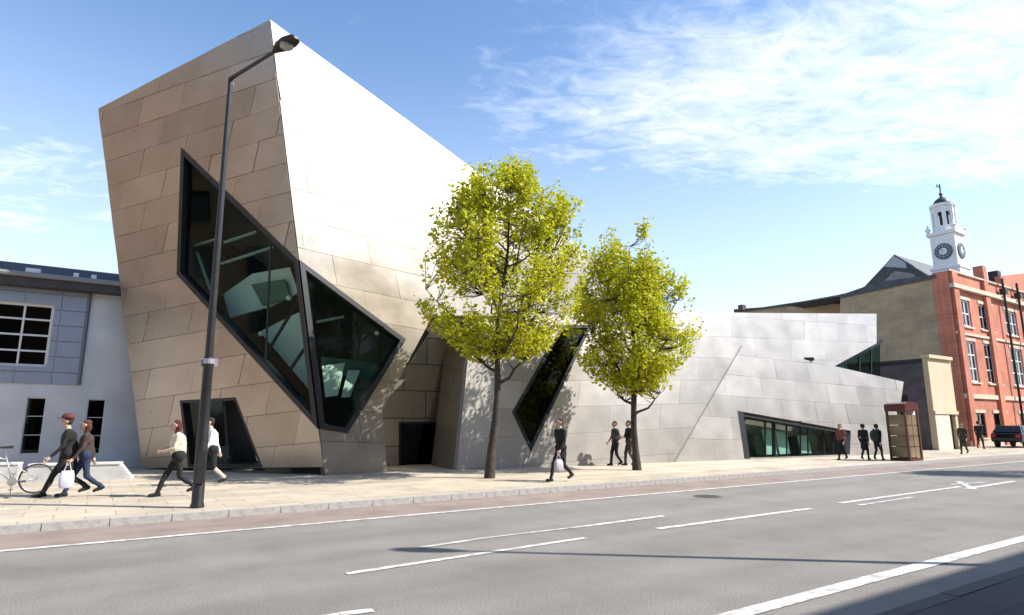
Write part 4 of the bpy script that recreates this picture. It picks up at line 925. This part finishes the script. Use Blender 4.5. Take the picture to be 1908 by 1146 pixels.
# ================================================================== parked car
def car(pos, fwd, label):
    t = thing('parked_car', pos, label, 'car')
    f = Vector(fwd).normalized(); l = UP.cross(f); p = Vector(pos)
    body = mat('car_black', (0.012, 0.012, 0.014), 0.22, 0.3); gl = mat('car_glass', (0.02, 0.025, 0.03), 0.06)
    side = [(-2.05, 0.35), (-2.1, 0.62), (-2.02, 0.92), (-1.2, 0.98), (0.75, 0.96), (1.75, 0.82), (2.08, 0.62), (2.1, 0.34)]
    mb = MB(); mb.hexa([p + f * x + l * 0.84 + UP * z for x, z in side], [p + f * x - l * 0.84 + UP * z for x, z in side]); o = mb.build('body', body, t)
    bv = o.modifiers.new('b', 'BEVEL'); bv.width = 0.09; bv.segments = 3
    cab = [(-1.85, 0.95), (-1.45, 1.38), (-0.3, 1.44), (0.35, 1.36), (1.05, 0.95)]
    mb = MB(); mb.hexa([p + f * x + l * (0.80 if z < 1 else 0.62) + UP * z for x, z in cab], [p + f * x - l * (0.80 if z < 1 else 0.62) + UP * z for x, z in cab]); mb.build('cabin', body, t)
    for sg in (-1, 1):
        for (x0, x1, x2, x3) in ((-1.45, -0.5, -0.55, -1.25), (-0.4, 0.75, 0.3, -0.42)):
            MB().hexa([p + f * x + l * sg * (0.80 - (z - 0.96) * 0.40) + UP * z for x, z in ((x0, 1.0), (x1, 1.0), (x2, 1.34), (x3, 1.34))], [p + f * x + l * sg * (0.82 - (z - 0.96) * 0.40) + UP * z for x, z in ((x0, 1.0), (x1, 1.0), (x2, 1.34), (x3, 1.34))]).build('side_window', gl, t)
        MB().box(p + f * 2.05 + l * sg * 0.62 + UP * 0.66, 0.08, 0.3, 0.14, f, l).build('headlight', mat('lens_white', (0.8, 0.8, 0.78), 0.2), t)
        MB().box(p - f * 2.06 + l * sg * 0.66 + UP * 0.75, 0.08, 0.24, 0.18, f, l).build('tail_light', mat('lens_red', (0.4, 0.02, 0.02), 0.3), t)
        for x in (-1.3, 1.3):
            c = p + f * x + l * sg * 0.76 + UP * 0.31; w = MB().lathe(c, [(0.25, -0.1), (0.31, -0.09), (0.31, 0.09), (0.25, 0.1)], 24, 0, f, UP, l * sg).build('wheel', mat('tyre'), t)
            MB().lathe(c, [(0.2, 0.08), (0.19, 0.105), (0.05, 0.11)], 18, 0, f, UP, l * sg).build('hubcap', mat('rim'), w)
    MB().hexa([p - f * (1.83 - (z - 0.98) * 0.9) + l * y + UP * z for y, z in ((-0.66, 1.0), (0.66, 1.0), (0.56, 1.33), (-0.56, 1.33))], [p - f * (1.86 - (z - 0.98) * 0.9) + l * y + UP * z for y, z in ((-0.66, 1.0), (0.66, 1.0), (0.56, 1.33), (-0.56, 1.33))]).build('rear_window', gl, t)
car(ground(1900, 833), S, 'black hatchback parked in front of the red brick building')
# ================================================================== trees
bark = mat('bark', (0.050, 0.040, 0.030), 0.95, var=0.35, scale=8, bump=0.5, bscale=25)
def leaf_mat(name, c1, c2):
    m = bpy.data.materials.new(name); m.use_nodes = True; MATS[name] = m; nt = m.node_tree; nt.nodes.clear(); L = nt.links.new
    g = nt.nodes.new('ShaderNodeTexCoord'); n = nt.nodes.new('ShaderNodeTexNoise'); n.inputs['Scale'].default_value = 3.5; n.inputs['Detail'].default_value = 10; n.inputs['Roughness'].default_value = 0.9; L(g.outputs['Object'], n.inputs['Vector'])
    r = nt.nodes.new('ShaderNodeValToRGB'); L(n.outputs[0], r.inputs[0]); e = r.color_ramp.elements; e[0].position = 0.35; e[1].position = 0.65; e[0].color = (*c1, 1); e[1].color = (*c2, 1)
    d = nt.nodes.new('ShaderNodeBsdfPrincipled'); L(r.outputs[0], d.inputs['Base Color']); d.inputs['Roughness'].default_value = 0.5; d.inputs['Specular IOR Level'].default_value = 0.3
    tr = nt.nodes.new('ShaderNodeBsdfTranslucent'); L(r.outputs[0], tr.inputs[0])
    x = nt.nodes.new('ShaderNodeMixShader'); x.inputs[0].default_value = 0.42; L(d.outputs[0], x.inputs[1]); L(tr.outputs[0], x.inputs[2])
    o = nt.nodes.new('ShaderNodeOutputMaterial'); L(x.outputs[0], o.inputs[0]); return m
leafm = leaf_mat('spring_leaf', (0.35, 0.41, 0.012), (0.76, 0.70, 0.04))
def tree(base, z0, z1, rad, label, seed, lean=(0, 0), shoots=620, per=26, fork=None, squash=1.0):
    rnd = random.Random(seed); b = Vector(base); t = thing('street_tree', b, label, 'tree', 'young trees on the pavement')
    prof = [(0, .30), (.08, .62), (.2, .9), (.36, 1.0), (.55, .97), (.72, .85), (.86, .66), (.95, .45), (1, .2)]
    def R_(tt):
        for (a, ra), (c, rc) in zip(prof, prof[1:]):
            if tt <= c: return rad * (ra + (rc - ra) * (tt - a) / (c - a))
        return 0.05
    ln = Vector((lean[0], lean[1], 0))
    def axis(z): k = (z - b.z) / (z1 - b.z); return b + UP * (z - b.z) + ln * k + Vector((0.07 * math.sin(z * 1.3 + seed), 0.05 * math.cos(z * 1.7), 0)) * min(1, (z - b.z))
    zs = [b.z - 0.05] + [b.z + (z1 - b.z) * k / 12 for k in range(1, 12)]
    rr = [0.17] + [0.125 * (1 - k / 12.5) ** 0.9 for k in range(1, 12)]
    smooth_angle(MB().tube([axis(z) if z > b.z else b - UP * 0.05 for z in zs], rr, 12).build('trunk', bark, t))
    limb_pts = []
    nl = 20
    for k in range(nl):
        zz_ = z0 - 0.7 + (z1 - z0 - 0.8) * (k / (nl - 1)) ** 0.9; az = k * 2.39996 + rnd.uniform(-0.3, 0.3)
        reach = R_(min(1, max(0, (zz_ + 1.1 - z0) / (z1 - z0)))) * rnd.uniform(0.72, 0.95); rise = reach * rnd.uniform(0.65, 1.15)
        a = axis(zz_); d = Vector((math.cos(az), math.sin(az), 0)); pts = []
        for q in range(6):
            f = q / 5; pts.append(a + d * reach * (f ** 0.85) + UP * rise * f ** 1.25 + Vector((rnd.gauss(0, .05), rnd.gauss(0, .05), 0)) * (q > 0))
        r0 = 0.055 * (1 - 0.6 * k / nl)
        smooth_angle(MB().tube(pts, [r0 * (1 - 0.8 * q / 5) for q in range(6)], 7).build('limb', bark, t)); limb_pts += pts[1:]
    for q in range(6): limb_pts.append(axis(z0 + (z1 - z0) * (0.5 + 0.08 * q)))
    V = []; F = []; tw = MB()
    made = 0; tries = 0
    while made < shoots and tries < shoots * 14:
        tries += 1
        tt = rnd.random() ** 0.9; z = z0 + (z1 - z0) * tt * 0.96; rm = R_(tt); rho = rm * math.sqrt(rnd.uniform(0.02, 1.0)) * rnd.uniform(0.9, 1.04); az = rnd.uniform(0, 2 * math.pi)
        p = axis(z) + Vector((math.cos(az) * rho, math.sin(az) * rho * squash, 0))
        if noise.noise(p * 0.85 + Vector((seed * 3.1, 0, 0))) < -0.06 + 0.14 * rnd.random(): continue
        q = min(limb_pts, key=lambda w: (w - p).length_squared + (3.0 if w.z > p.z + 0.1 else 0))
        out = (p - axis(z)); out.z = 0; out = out.normalized() if out.length > 1e-3 else Vector((1, 0, 0))
        d = (UP * rnd.uniform(0.7, 1.3) + out * rnd.uniform(0.0, 0.55) + Vector((rnd.gauss(0, .22), rnd.gauss(0, .22), 0))).normalized()
        ln_ = rnd.uniform(0.35, 0.75); e = p + d * ln_
        if (q - p).length < 1.6: tw.tube([q, q.lerp(p, 0.55) - UP * 0.06, p, e], [0.011, 0.009, 0.006, 0.003], 4, cap=False)
        else: tw.tube([p - d * 0.3, e], [0.006, 0.003], 4, cap=False)
        for k in range(per):
            f = rnd.random() ** 0.8; c = p - d * 0.12 + d * (ln_ + 0.2) * f
            a = rnd.uniform(0, 2 * math.pi); side = d.orthogonal().normalized(); side = Matrix.Rotation(a, 3, d) @ side
            dirl = (side * rnd.uniform(0.6, 1.2) + d * rnd.uniform(-0.1, 0.8) + Vector((0, 0, rnd.uniform(-0.6, 0.25)))).normalized()
            L_ = rnd.choice((rnd.uniform(0.06, 0.11), rnd.uniform(0.10, 0.19))) * (1.1 - 0.3 * f); w = L_ * rnd.uniform(0.34, 0.46)
            wv = dirl.cross(Vector((rnd.gauss(0, 1), rnd.gauss(0, 1), rnd.gauss(0, 1)))).normalized(); up_ = wv.cross(dirl)
            c = c + dirl * rnd.uniform(0.0, 0.12)
            n = len(V); V += [c, c + dirl * L_ * 0.5 + wv * w + up_ * w * 0.35, c + dirl * L_, c + dirl * L_ * 0.5 - wv * w + up_ * w * 0.35]
            F += [[n, n + 1, n + 2], [n, n + 2, n + 3]]
        made += 1
    tw.build('twigs', bark, t, fix=False)
    mb = MB(); mb.v = V; mb.f = F; mb.mi = [0] * len(F); mb.build('crown', leafm, t, fix=False)
    return t
tb1, tb2 = ground(912, 891), ground(1187, 876)
ztop1 = at_depth(905, 300, tb1.y).z; zbot1 = at_depth(930, 672, tb1.y).z
ztop2 = at_depth(1185, 408, tb2.y).z; zbot2 = at_depth(1190, 735, tb2.y).z
tree(tb1, zbot1, ztop1 - 0.5, 2.62, 'larger yellow-green leafed tree before the slanted black window', 5, lean=(0.62, 0.1), shoots=980)
tree(tb2, zbot2, ztop2 - 0.45, 2.2, 'smaller yellow-green leafed tree with two people passing behind its trunk', 9, lean=(0.0, 0.0), shoots=900)
shp = gm(1900, 884); nt_ = shp + Vector((SUN_DIR.x, SUN_DIR.y, 0)).normalized() * (5.0 / math.tan(SUN_EL)); nt_.z = PAVE_Z
if proj(nt_ + UP * 6 + Vector((-2.0, 0, 0)))[0] > 1960:
    tree(nt_, 3.0, 7.5, 1.7, 'near-side yellow-green tree shading the far end of the road', 12, shoots=380)
# ================================================================== people
skin_c = mat('skin', (0.50, 0.33, 0.25), 0.6)
def cloth(name, c=(0.1, 0.1, 0.1)): return mat('cloth_' + name, c, 0.9, var=0.3, scale=5, bump=0.6, bscale=18)
def person(px, py, heading, h, label, top, legs, shoe='black', hair=(0.03, 0.02, 0.015), stride=0.3, lean=0.0, swing=0.25, coat=0.0, shorts=False, sleeves=True, cap=None, longhair=False, arms=None, group='people walking past', wide=1.0, pos=None, skinm=None):
    b = pos or ground(px, py); k = h / 1.75; cx_, sx_ = math.cos(heading), math.sin(heading)
    t = thing('person', b, label, 'person', group)
    def W(p): return b + Vector((p[0] * cx_ - p[1] * sx_, p[0] * sx_ + p[1] * cx_, p[2])) * k
    seg = []   # a, b, ra, rb, tag
    def sg(a, c, ra, rb, tg): seg.append((Vector(a), Vector(c), ra, rb, tg))
    lx = lambda z: math.tan(lean) * max(0, z - 0.92)
    pel = Vector((lx(0.95), 0, 0.95 - stride * 0.12)); dz = -stride * 0.12
    T = lambda x, y, z: Vector((x + lx(z), y, z + dz))
    # torso
    sg(T(0, -0.07, 0.95), T(0, 0.07, 0.95), 0.135 * wide, 0.135 * wide, 'top' if coat else 'legs')
    sg(T(0, 0, 1.0), T(0, 0, 1.22), 0.145 * wide, 0.155 * wide, 'top'); sg(T(0, -0.06, 1.30), T(0, 0.06, 1.30), 0.145 * wide, 0.145 * wide, 'top')
    sg(T(0, -0.165, 1.40), T(0, 0.165, 1.40), 0.075, 0.075, 'top'); sg(T(0.0, 0, 1.42), T(0.02, 0, 1.53), 0.058, 0.055, 'skin')
    hc = T(0.035, 0, 1.635); sg(hc + Vector((-0.012, 0, 0.03)), hc + Vector((0.01, 0, -0.01)), 0.095, 0.088, 'skin'); sg(hc + Vector((0.03, 0, -0.06)), hc + Vector((0.045, 0, -0.085)), 0.062, 0.045, 'skin')
    sg(hc + Vector((0.095, 0, 0.005)), hc + Vector((0.115, 0, -0.025)), 0.013, 0.017, 'skin')
    for y in (-1, 1): sg(hc + Vector((0.0, 0.088 * y, 0.015)), hc + Vector((-0.01, 0.095 * y, -0.02)), 0.017, 0.013, 'skin')
    # legs: near-vertical shin in front, bent knee behind
    for y, f in ((-1, 1), (1, -1)):
        hip = T(0, 0.085 * y, 0.93); an = Vector((stride * f, 0.075 * y, 0.085 if f > 0 else 0.12 + 0.10 * min(1, stride / 0.35)))
        mid = (hip + an) / 2; kn = mid + Vector((0.05 if f > 0 else 0.09 + 0.10 * stride, 0, 0.02)); kn.z = 0.49 + dz
        sg(hip, kn, 0.092, 0.066, 'legs'); sg(kn, an, 0.062 if not shorts else 0.056, 0.046, 'skin' if shorts else 'legs')
        toe = an + (Vector((0.155, 0, -0.035)) if f > 0 else Vector((0.115, 0, -0.10)))
        toe.z = max(toe.z, 0.042); sg(an + Vector((-0.045, 0, -0.035)), toe, 0.046, 0.038, 'shoe')
    if coat:
        zc_ = 0.95 - coat
        for q in range(4):
            a = q / 3; x = stride * 0.45 * (a * 2 - 1); sg(T(0, 0.0, 0.98), Vector((x * coat * 1.2, 0.05 * (1 if q % 2 else -1), zc_ + dz)), 0.15 * wide, 0.12 * wide, 'top')
    wrists = []
    for y, f in ((-1, -1), (1, 1)):
        shd = T(0, 0.185 * y, 1.395)
        if arms and arms[0 if y < 0 else 1]: el, wr = [T(*q) for q in arms[0 if y < 0 else 1]]
        else: el = T(-0.02 + swing * 0.45 * f, 0.235 * y, 1.12); wr = el + Vector((0.06 + swing * 0.55 * f, -0.01 * y, -0.235))
        sg(shd, el, 0.060, 0.047, 'top'); sg(el, wr, 0.045, 0.033, 'top' if sleeves else 'skin'); d = (wr - el).normalized()
        sg(wr, wr + d * 0.07, 0.034, 0.036, 'skin'); wrists.append((wr, d, y))
    tmp = bpy.data.meshes.new('tmp'); bm = bmesh.new()
    for a, c, ra, rb, tg in seg:
        m_ = MB(); d = (c - a); L = d.length; d = d.normalized() if L > 1e-6 else UP.copy()
        pts = [a - d * ra * 0.96, a - d * ra * 0.7, a, c, c + d * rb * 0.7, c + d * rb * 0.96]; m_.tube(pts, [ra * 0.25, ra * 0.71, ra, rb, rb * 0.71, rb * 0.25], 12)
        vs = [bm.verts.new(v) for v in m_.v]
        for f in m_.f: bm.faces.new([vs[i] for i in f])
    bm.to_mesh(tmp); bm.free()
    to = bpy.data.objects.new('tmp', tmp); COL.objects.link(to)
    rm = to.modifiers.new('r', 'REMESH'); rm.mode = 'VOXEL'; rm.voxel_size = 0.019; sm = to.modifiers.new('s', 'SMOOTH'); sm.factor = 0.5; sm.iterations = 3
    dg = bpy.context.evaluated_depsgraph_get(); ev = to.evaluated_get(dg); me = bpy.data.meshes.new_from_object(ev)
    bpy.data.objects.remove(to)
    tags = ['top', 'legs', 'skin', 'shoe']; mats_ = [top, legs, skinm or skin_c, cloth('shoe_' + shoe, {'black': (0.015, 0.015, 0.015), 'brown': (0.09, 0.05, 0.03)}[shoe]), mat('eye_dark', (0.02, 0.015, 0.012), 0.3), mat('lip', (0.32, 0.12, 0.10), 0.6)]
    vs = [v.co.copy() for v in me.vertices]; fs = [list(p.vertices) for p in me.polygons]; mi = []
    for p in me.polygons:
        c = p.center; best = None
        for a, e, ra, rb, tg in seg:
            d = e - a; L2 = d.length_squared; u_ = 0 if L2 < 1e-9 else max(0, min(1, (c - a).dot(d) / L2)); dd = (c - a - d * u_).length - (ra + (rb - ra) * u_)
            if best is None or dd < best[0]: best = (dd, tg)
        mi.append(tags.index(best[1]))
    bpy.data.meshes.remove(me)
    mb = MB(); mb.v = vs; mb.f = fs; mb.mi = mi
    for wr, d, y in wrists:      # five fingers each
        pal = wr + d * 0.075; x_ = Vector((1, 0, 0)); x_ = (x_ - d * x_.dot(d)).normalized(); z_ = x_.cross(d); mb.m = 2
        for q, (o_, l_) in enumerate(((-0.026, 0.065), (-0.009, 0.078), (0.009, 0.074), (0.026, 0.058))):
            a = pal + x_ * o_ + d * 0.02; c = a + d * l_ * 0.55; e = c + (d * 0.7 + z_ * 0.5 * y).normalized() * l_ * 0.5; mb.tube([a, c, e], [0.010, 0.009, 0.006], 5)
        a = pal + x_ * 0.03 - d * 0.03; mb.tube([a, a + (x_ + d * 0.7).normalized() * 0.04, a + (x_ * 0.4 + d).normalized() * 0.075], [0.012, 0.010, 0.007], 5)
    mb.m = 4
    for y in (-1, 1): mb.ball(hc + Vector((0.087, 0.034 * y, 0.012)), 0.012, 0.014, 0.010, 8, 6)
    mb.m = 5; mb.ball(hc + Vector((0.096, 0, -0.062)), 0.012, 0.026, 0.009, 8, 6)
    for vi, v in enumerate(mb.v[:len(vs)]):       # creases in the cloth
        q = v.copy(); c_ = noise.noise_vector(Vector((q.x * 14, q.y * 14, q.z * 7 + h * 31))) * 0.010 + noise.noise_vector(q * 5 + Vector((h * 17, 0, 0))) * 0.012
        if q.z < 1.46 + dz: mb.v[vi] = q + c_
    mb.v = [W(v) for v in mb.v]
    body = mb.build('body', mats_, t, True)
    # hair, cap
    hm = cloth('hair_%.2f_%.2f' % (hair[0], hair[1]), hair); mb = MB(); mb.ball(hc + Vector((-0.030, 0, 0.040)), 0.098, 0.100, 0.094, 14, 10); mb.ball(hc + Vector((-0.045, 0.0, 0.0)), 0.072, 0.092, 0.085, 12, 8)
    if longhair: mb.ball(hc + Vector((-0.06, 0, -0.04)), 0.075, 0.10, 0.13, 12, 8); mb.ball(hc + Vector((-0.045, 0, -0.14)), 0.06, 0.085, 0.09, 10, 8)
    mb.v = [W(v + noise.noise_vector(v * 22 + Vector((h * 9, 0, 0))) * 0.016) for v in mb.v]; mb.build('hair', hm, t, True)
    if cap:
        mb = MB(); mb.lathe(hc + Vector((-0.01, 0, 0.06)), [(0.122, 0), (0.12, 0.04), (0.10, 0.085), (0.05, 0.11), (0.01, 0.115)], 16); mb.hexa([hc + Vector((x, y, 0.062)) for x, y in ((0.08, -0.08), (0.19, -0.045), (0.19, 0.045), (0.08, 0.08))], [hc + Vector((x, y, 0.075)) for x, y in ((0.08, -0.08), (0.19, -0.045), (0.19, 0.045), (0.08, 0.08))])
        mb.v = [W(v) for v in mb.v]; mb.build('cap', cap, t, True)
    return t, [W(wr + d * 0.10) for wr, d, y in wrists], W
def bag(p, label, m, w=0.30, hgt=0.36, d=0.14, name='carrier_bag', ax=S, handle=0.16, strap=None):
    p = Vector(p); ay = Vector((-ax.y, ax.x, 0)); t = thing(name, p - UP * (hgt + handle), label, 'bag')
    c = p - UP * (handle + hgt / 2); mb = MB(); rings = []
    for f, s_ in ((-0.5, 0.80), (-0.42, 0.98), (-0.1, 1.06), (0.25, 1.0), (0.5, 0.82)):
        rings.append([c + UP * f * hgt + ax * math.copysign(abs(math.cos(a)) ** 0.6, math.cos(a)) * w / 2 * s_ + ay * math.copysign(abs(math.sin(a)) ** 0.6, math.sin(a)) * d / 2 * (s_ if f < 0.4 else 0.4) for a in [2 * math.pi * q / 16 for q in range(16)]])
    vs = [q for r in rings for q in r]; fs = [list(range(16))[::-1], [64 + q for q in range(16)]]
    for i in range(4):
        for q in range(16): fs.append([i * 16 + q, i * 16 + (q + 1) % 16, (i + 1) * 16 + (q + 1) % 16, (i + 1) * 16 + q])
    smooth_angle(mb.add(vs, fs).build('sack', m, t), 50)
    for sg_ in (-1, 1):
        q0 = c + UP * hgt * 0.48 + ay * 0.02 * sg_; MB().tube([q0 - ax * w * 0.25, p + ay * 0.012 * sg_ - ax * 0.02, p + ay * 0.012 * sg_ + ax * 0.02, q0 + ax * w * 0.25], 0.008, 6).build('handle', m, t)
    return t
black = cloth('black', (0.012, 0.011, 0.011)); navy = cloth('jeans', (0.02, 0.03, 0.075)); cream_c = cloth('cream', (0.62, 0.54, 0.40)); white_c = cloth('white', (0.78, 0.77, 0.76)); brown_c = cloth('brown', (0.05, 0.032, 0.026)); red_c = cloth('rust', (0.16, 0.05, 0.035)); grey_c = cloth('charcoal', (0.05, 0.048, 0.05)); green_c = cloth('dark_green', (0.02, 0.04, 0.035))
AL = math.atan2(-S.y, -S.x); AR = math.atan2(S.y, S.x)
pale_skin = mat('pale_skin', (0.62, 0.46, 0.38), 0.6)
_, w_, _ = person(118, 926, AL, 1.78, 'person in a red cap and long black coat striding past the low wall', black, black, stride=0.38, lean=0.10, coat=0.30, cap=cloth('cap_red', (0.11, 0.025, 0.025)))
_, w_, _ = person(152, 925, AL, 1.68, 'auburn-haired person in a brown jacket and blue jeans carrying a white bag', brown_c, navy, stride=0.34, lean=0.08, hair=(0.085, 0.025, 0.012), longhair=True, swing=0.2)
bag(w_[1], 'white carrier bag held by the person in the brown jacket', mat('bag_white', (0.52, 0.54, 0.58), 0.5), 0.26, 0.36)
person(326, 925, AL, 1.68, 'red-haired person in a cream jacket and black trousers beside the lamp post', cream_c, black, stride=0.36, lean=0.12, hair=(0.075, 0.018, 0.012), longhair=True, wide=1.15, arms=[((0.16, -0.24, 1.14), (0.30, -0.10, 1.08)), ((0.10, 0.24, 1.12), (0.28, 0.12, 1.06))])
person(392, 905, AL, 1.74, 'person in a white shirt and black shorts walking behind the lamp post', white_c, black, stride=0.30, lean=0.16, shorts=True, hair=(0.03, 0.018, 0.012), skinm=pale_skin)
_, w_, _ = person(1046, 897, AL, 1.74, 'person in a dark coat with grey shopping bags in both hands', black, black, stride=0.30, lean=0.03, coat=0.2, swing=0.16)
bag(w_[0], 'grey carrier bag hanging from the dark-coated walker, street side', mat('bag_grey', (0.30, 0.30, 0.36), 0.5), 0.30, 0.34)
bag(w_[1], 'lilac-grey carrier bag hanging from the dark-coated walker, wall side', mat('bag_lilac', (0.42, 0.38, 0.44), 0.5), 0.26, 0.30)
person(1148, 868, R(-160), 1.66, 'person in dark clothes with one elbow out, walking behind the smaller tree', grey_c, black, stride=0.18, swing=0.1, arms=[((-0.02, -0.30, 1.16), (0.10, -0.36, 0.96)), ((0.0, 0.32, 1.18), (0.05, 0.40, 1.02))])
_, w_, Wq = person(1174, 868, R(-165), 1.68, 'person in black carrying a pale parcel, half hidden by the tree trunk', black, grey_c, stride=0.16, swing=0.1, arms=[((0.06, -0.26, 1.14), (0.24, -0.10, 1.12)), ((0.06, 0.26, 1.14), (0.24, 0.10, 1.12))])
pc = (w_[0] + w_[1]) / 2; t = thing('parcel', pc, 'pale parcel held in front of the person in black by the tree', 'parcel'); MB().box(pc, 0.10, 0.26, 0.12).build('box', mat('parcel_pale', (0.55, 0.5, 0.48), 0.7), t); MB().box(pc, 0.104, 0.03, 0.124).build('tape', mat('tape', (0.4, 0.3, 0.2), 0.4), t)
person(1571, 857, AL, 1.55, 'person in a rust-red jacket at the end of the long window', red_c, black, stride=0.2, swing=0.15, lean=0.05, hair=(0.08, 0.03, 0.02))
person(1613, 857, AR, 1.55, 'person in a long black coat by the pale steel wall', black, black, stride=0.16, swing=0.05, coat=0.35)
_, w_, Wq = person(1638, 858, AR, 1.55, 'person in black with a dark green backpack near the phone kiosk', black, black, stride=0.22, swing=0.2, lean=0.05)
bp_ = Wq((-0.22, 0, 1.40)); t = thing('backpack', bp_ - UP * 0.45, 'dark green backpack on the walker near the phone kiosk', 'backpack')
smooth_angle(MB().ball(bp_ - UP * 0.2, 0.17, 0.17, 0.26, 14, 10).build('pack', green_c, t)); MB().ball(bp_ - UP * 0.28 - S * 0.12, 0.09, 0.12, 0.11, 10, 8).build('pocket', green_c, t, True)
for sg_ in (-1, 1): MB().tube([Wq((-0.14, 0.09 * sg_, 1.44)), Wq((0.03, 0.11 * sg_, 1.50)), Wq((0.16, 0.11 * sg_, 1.32)), Wq((0.05, 0.16 * sg_, 1.10)), Wq((-0.14, 0.13 * sg_, 1.06))], 0.018, 6).build('strap', green_c, t)
person(1798, 846, AL, 1.6, 'person in dark olive clothes passing the cream wall', cloth('olive', (0.05, 0.045, 0.03)), cloth('olive'), stride=0.2, swing=0.1, pos=ground(1798, 846))
person(1828, 837, AR, 1.72, 'person in black walking below the red brick front', black, black, stride=0.26, swing=0.2, lean=0.06)
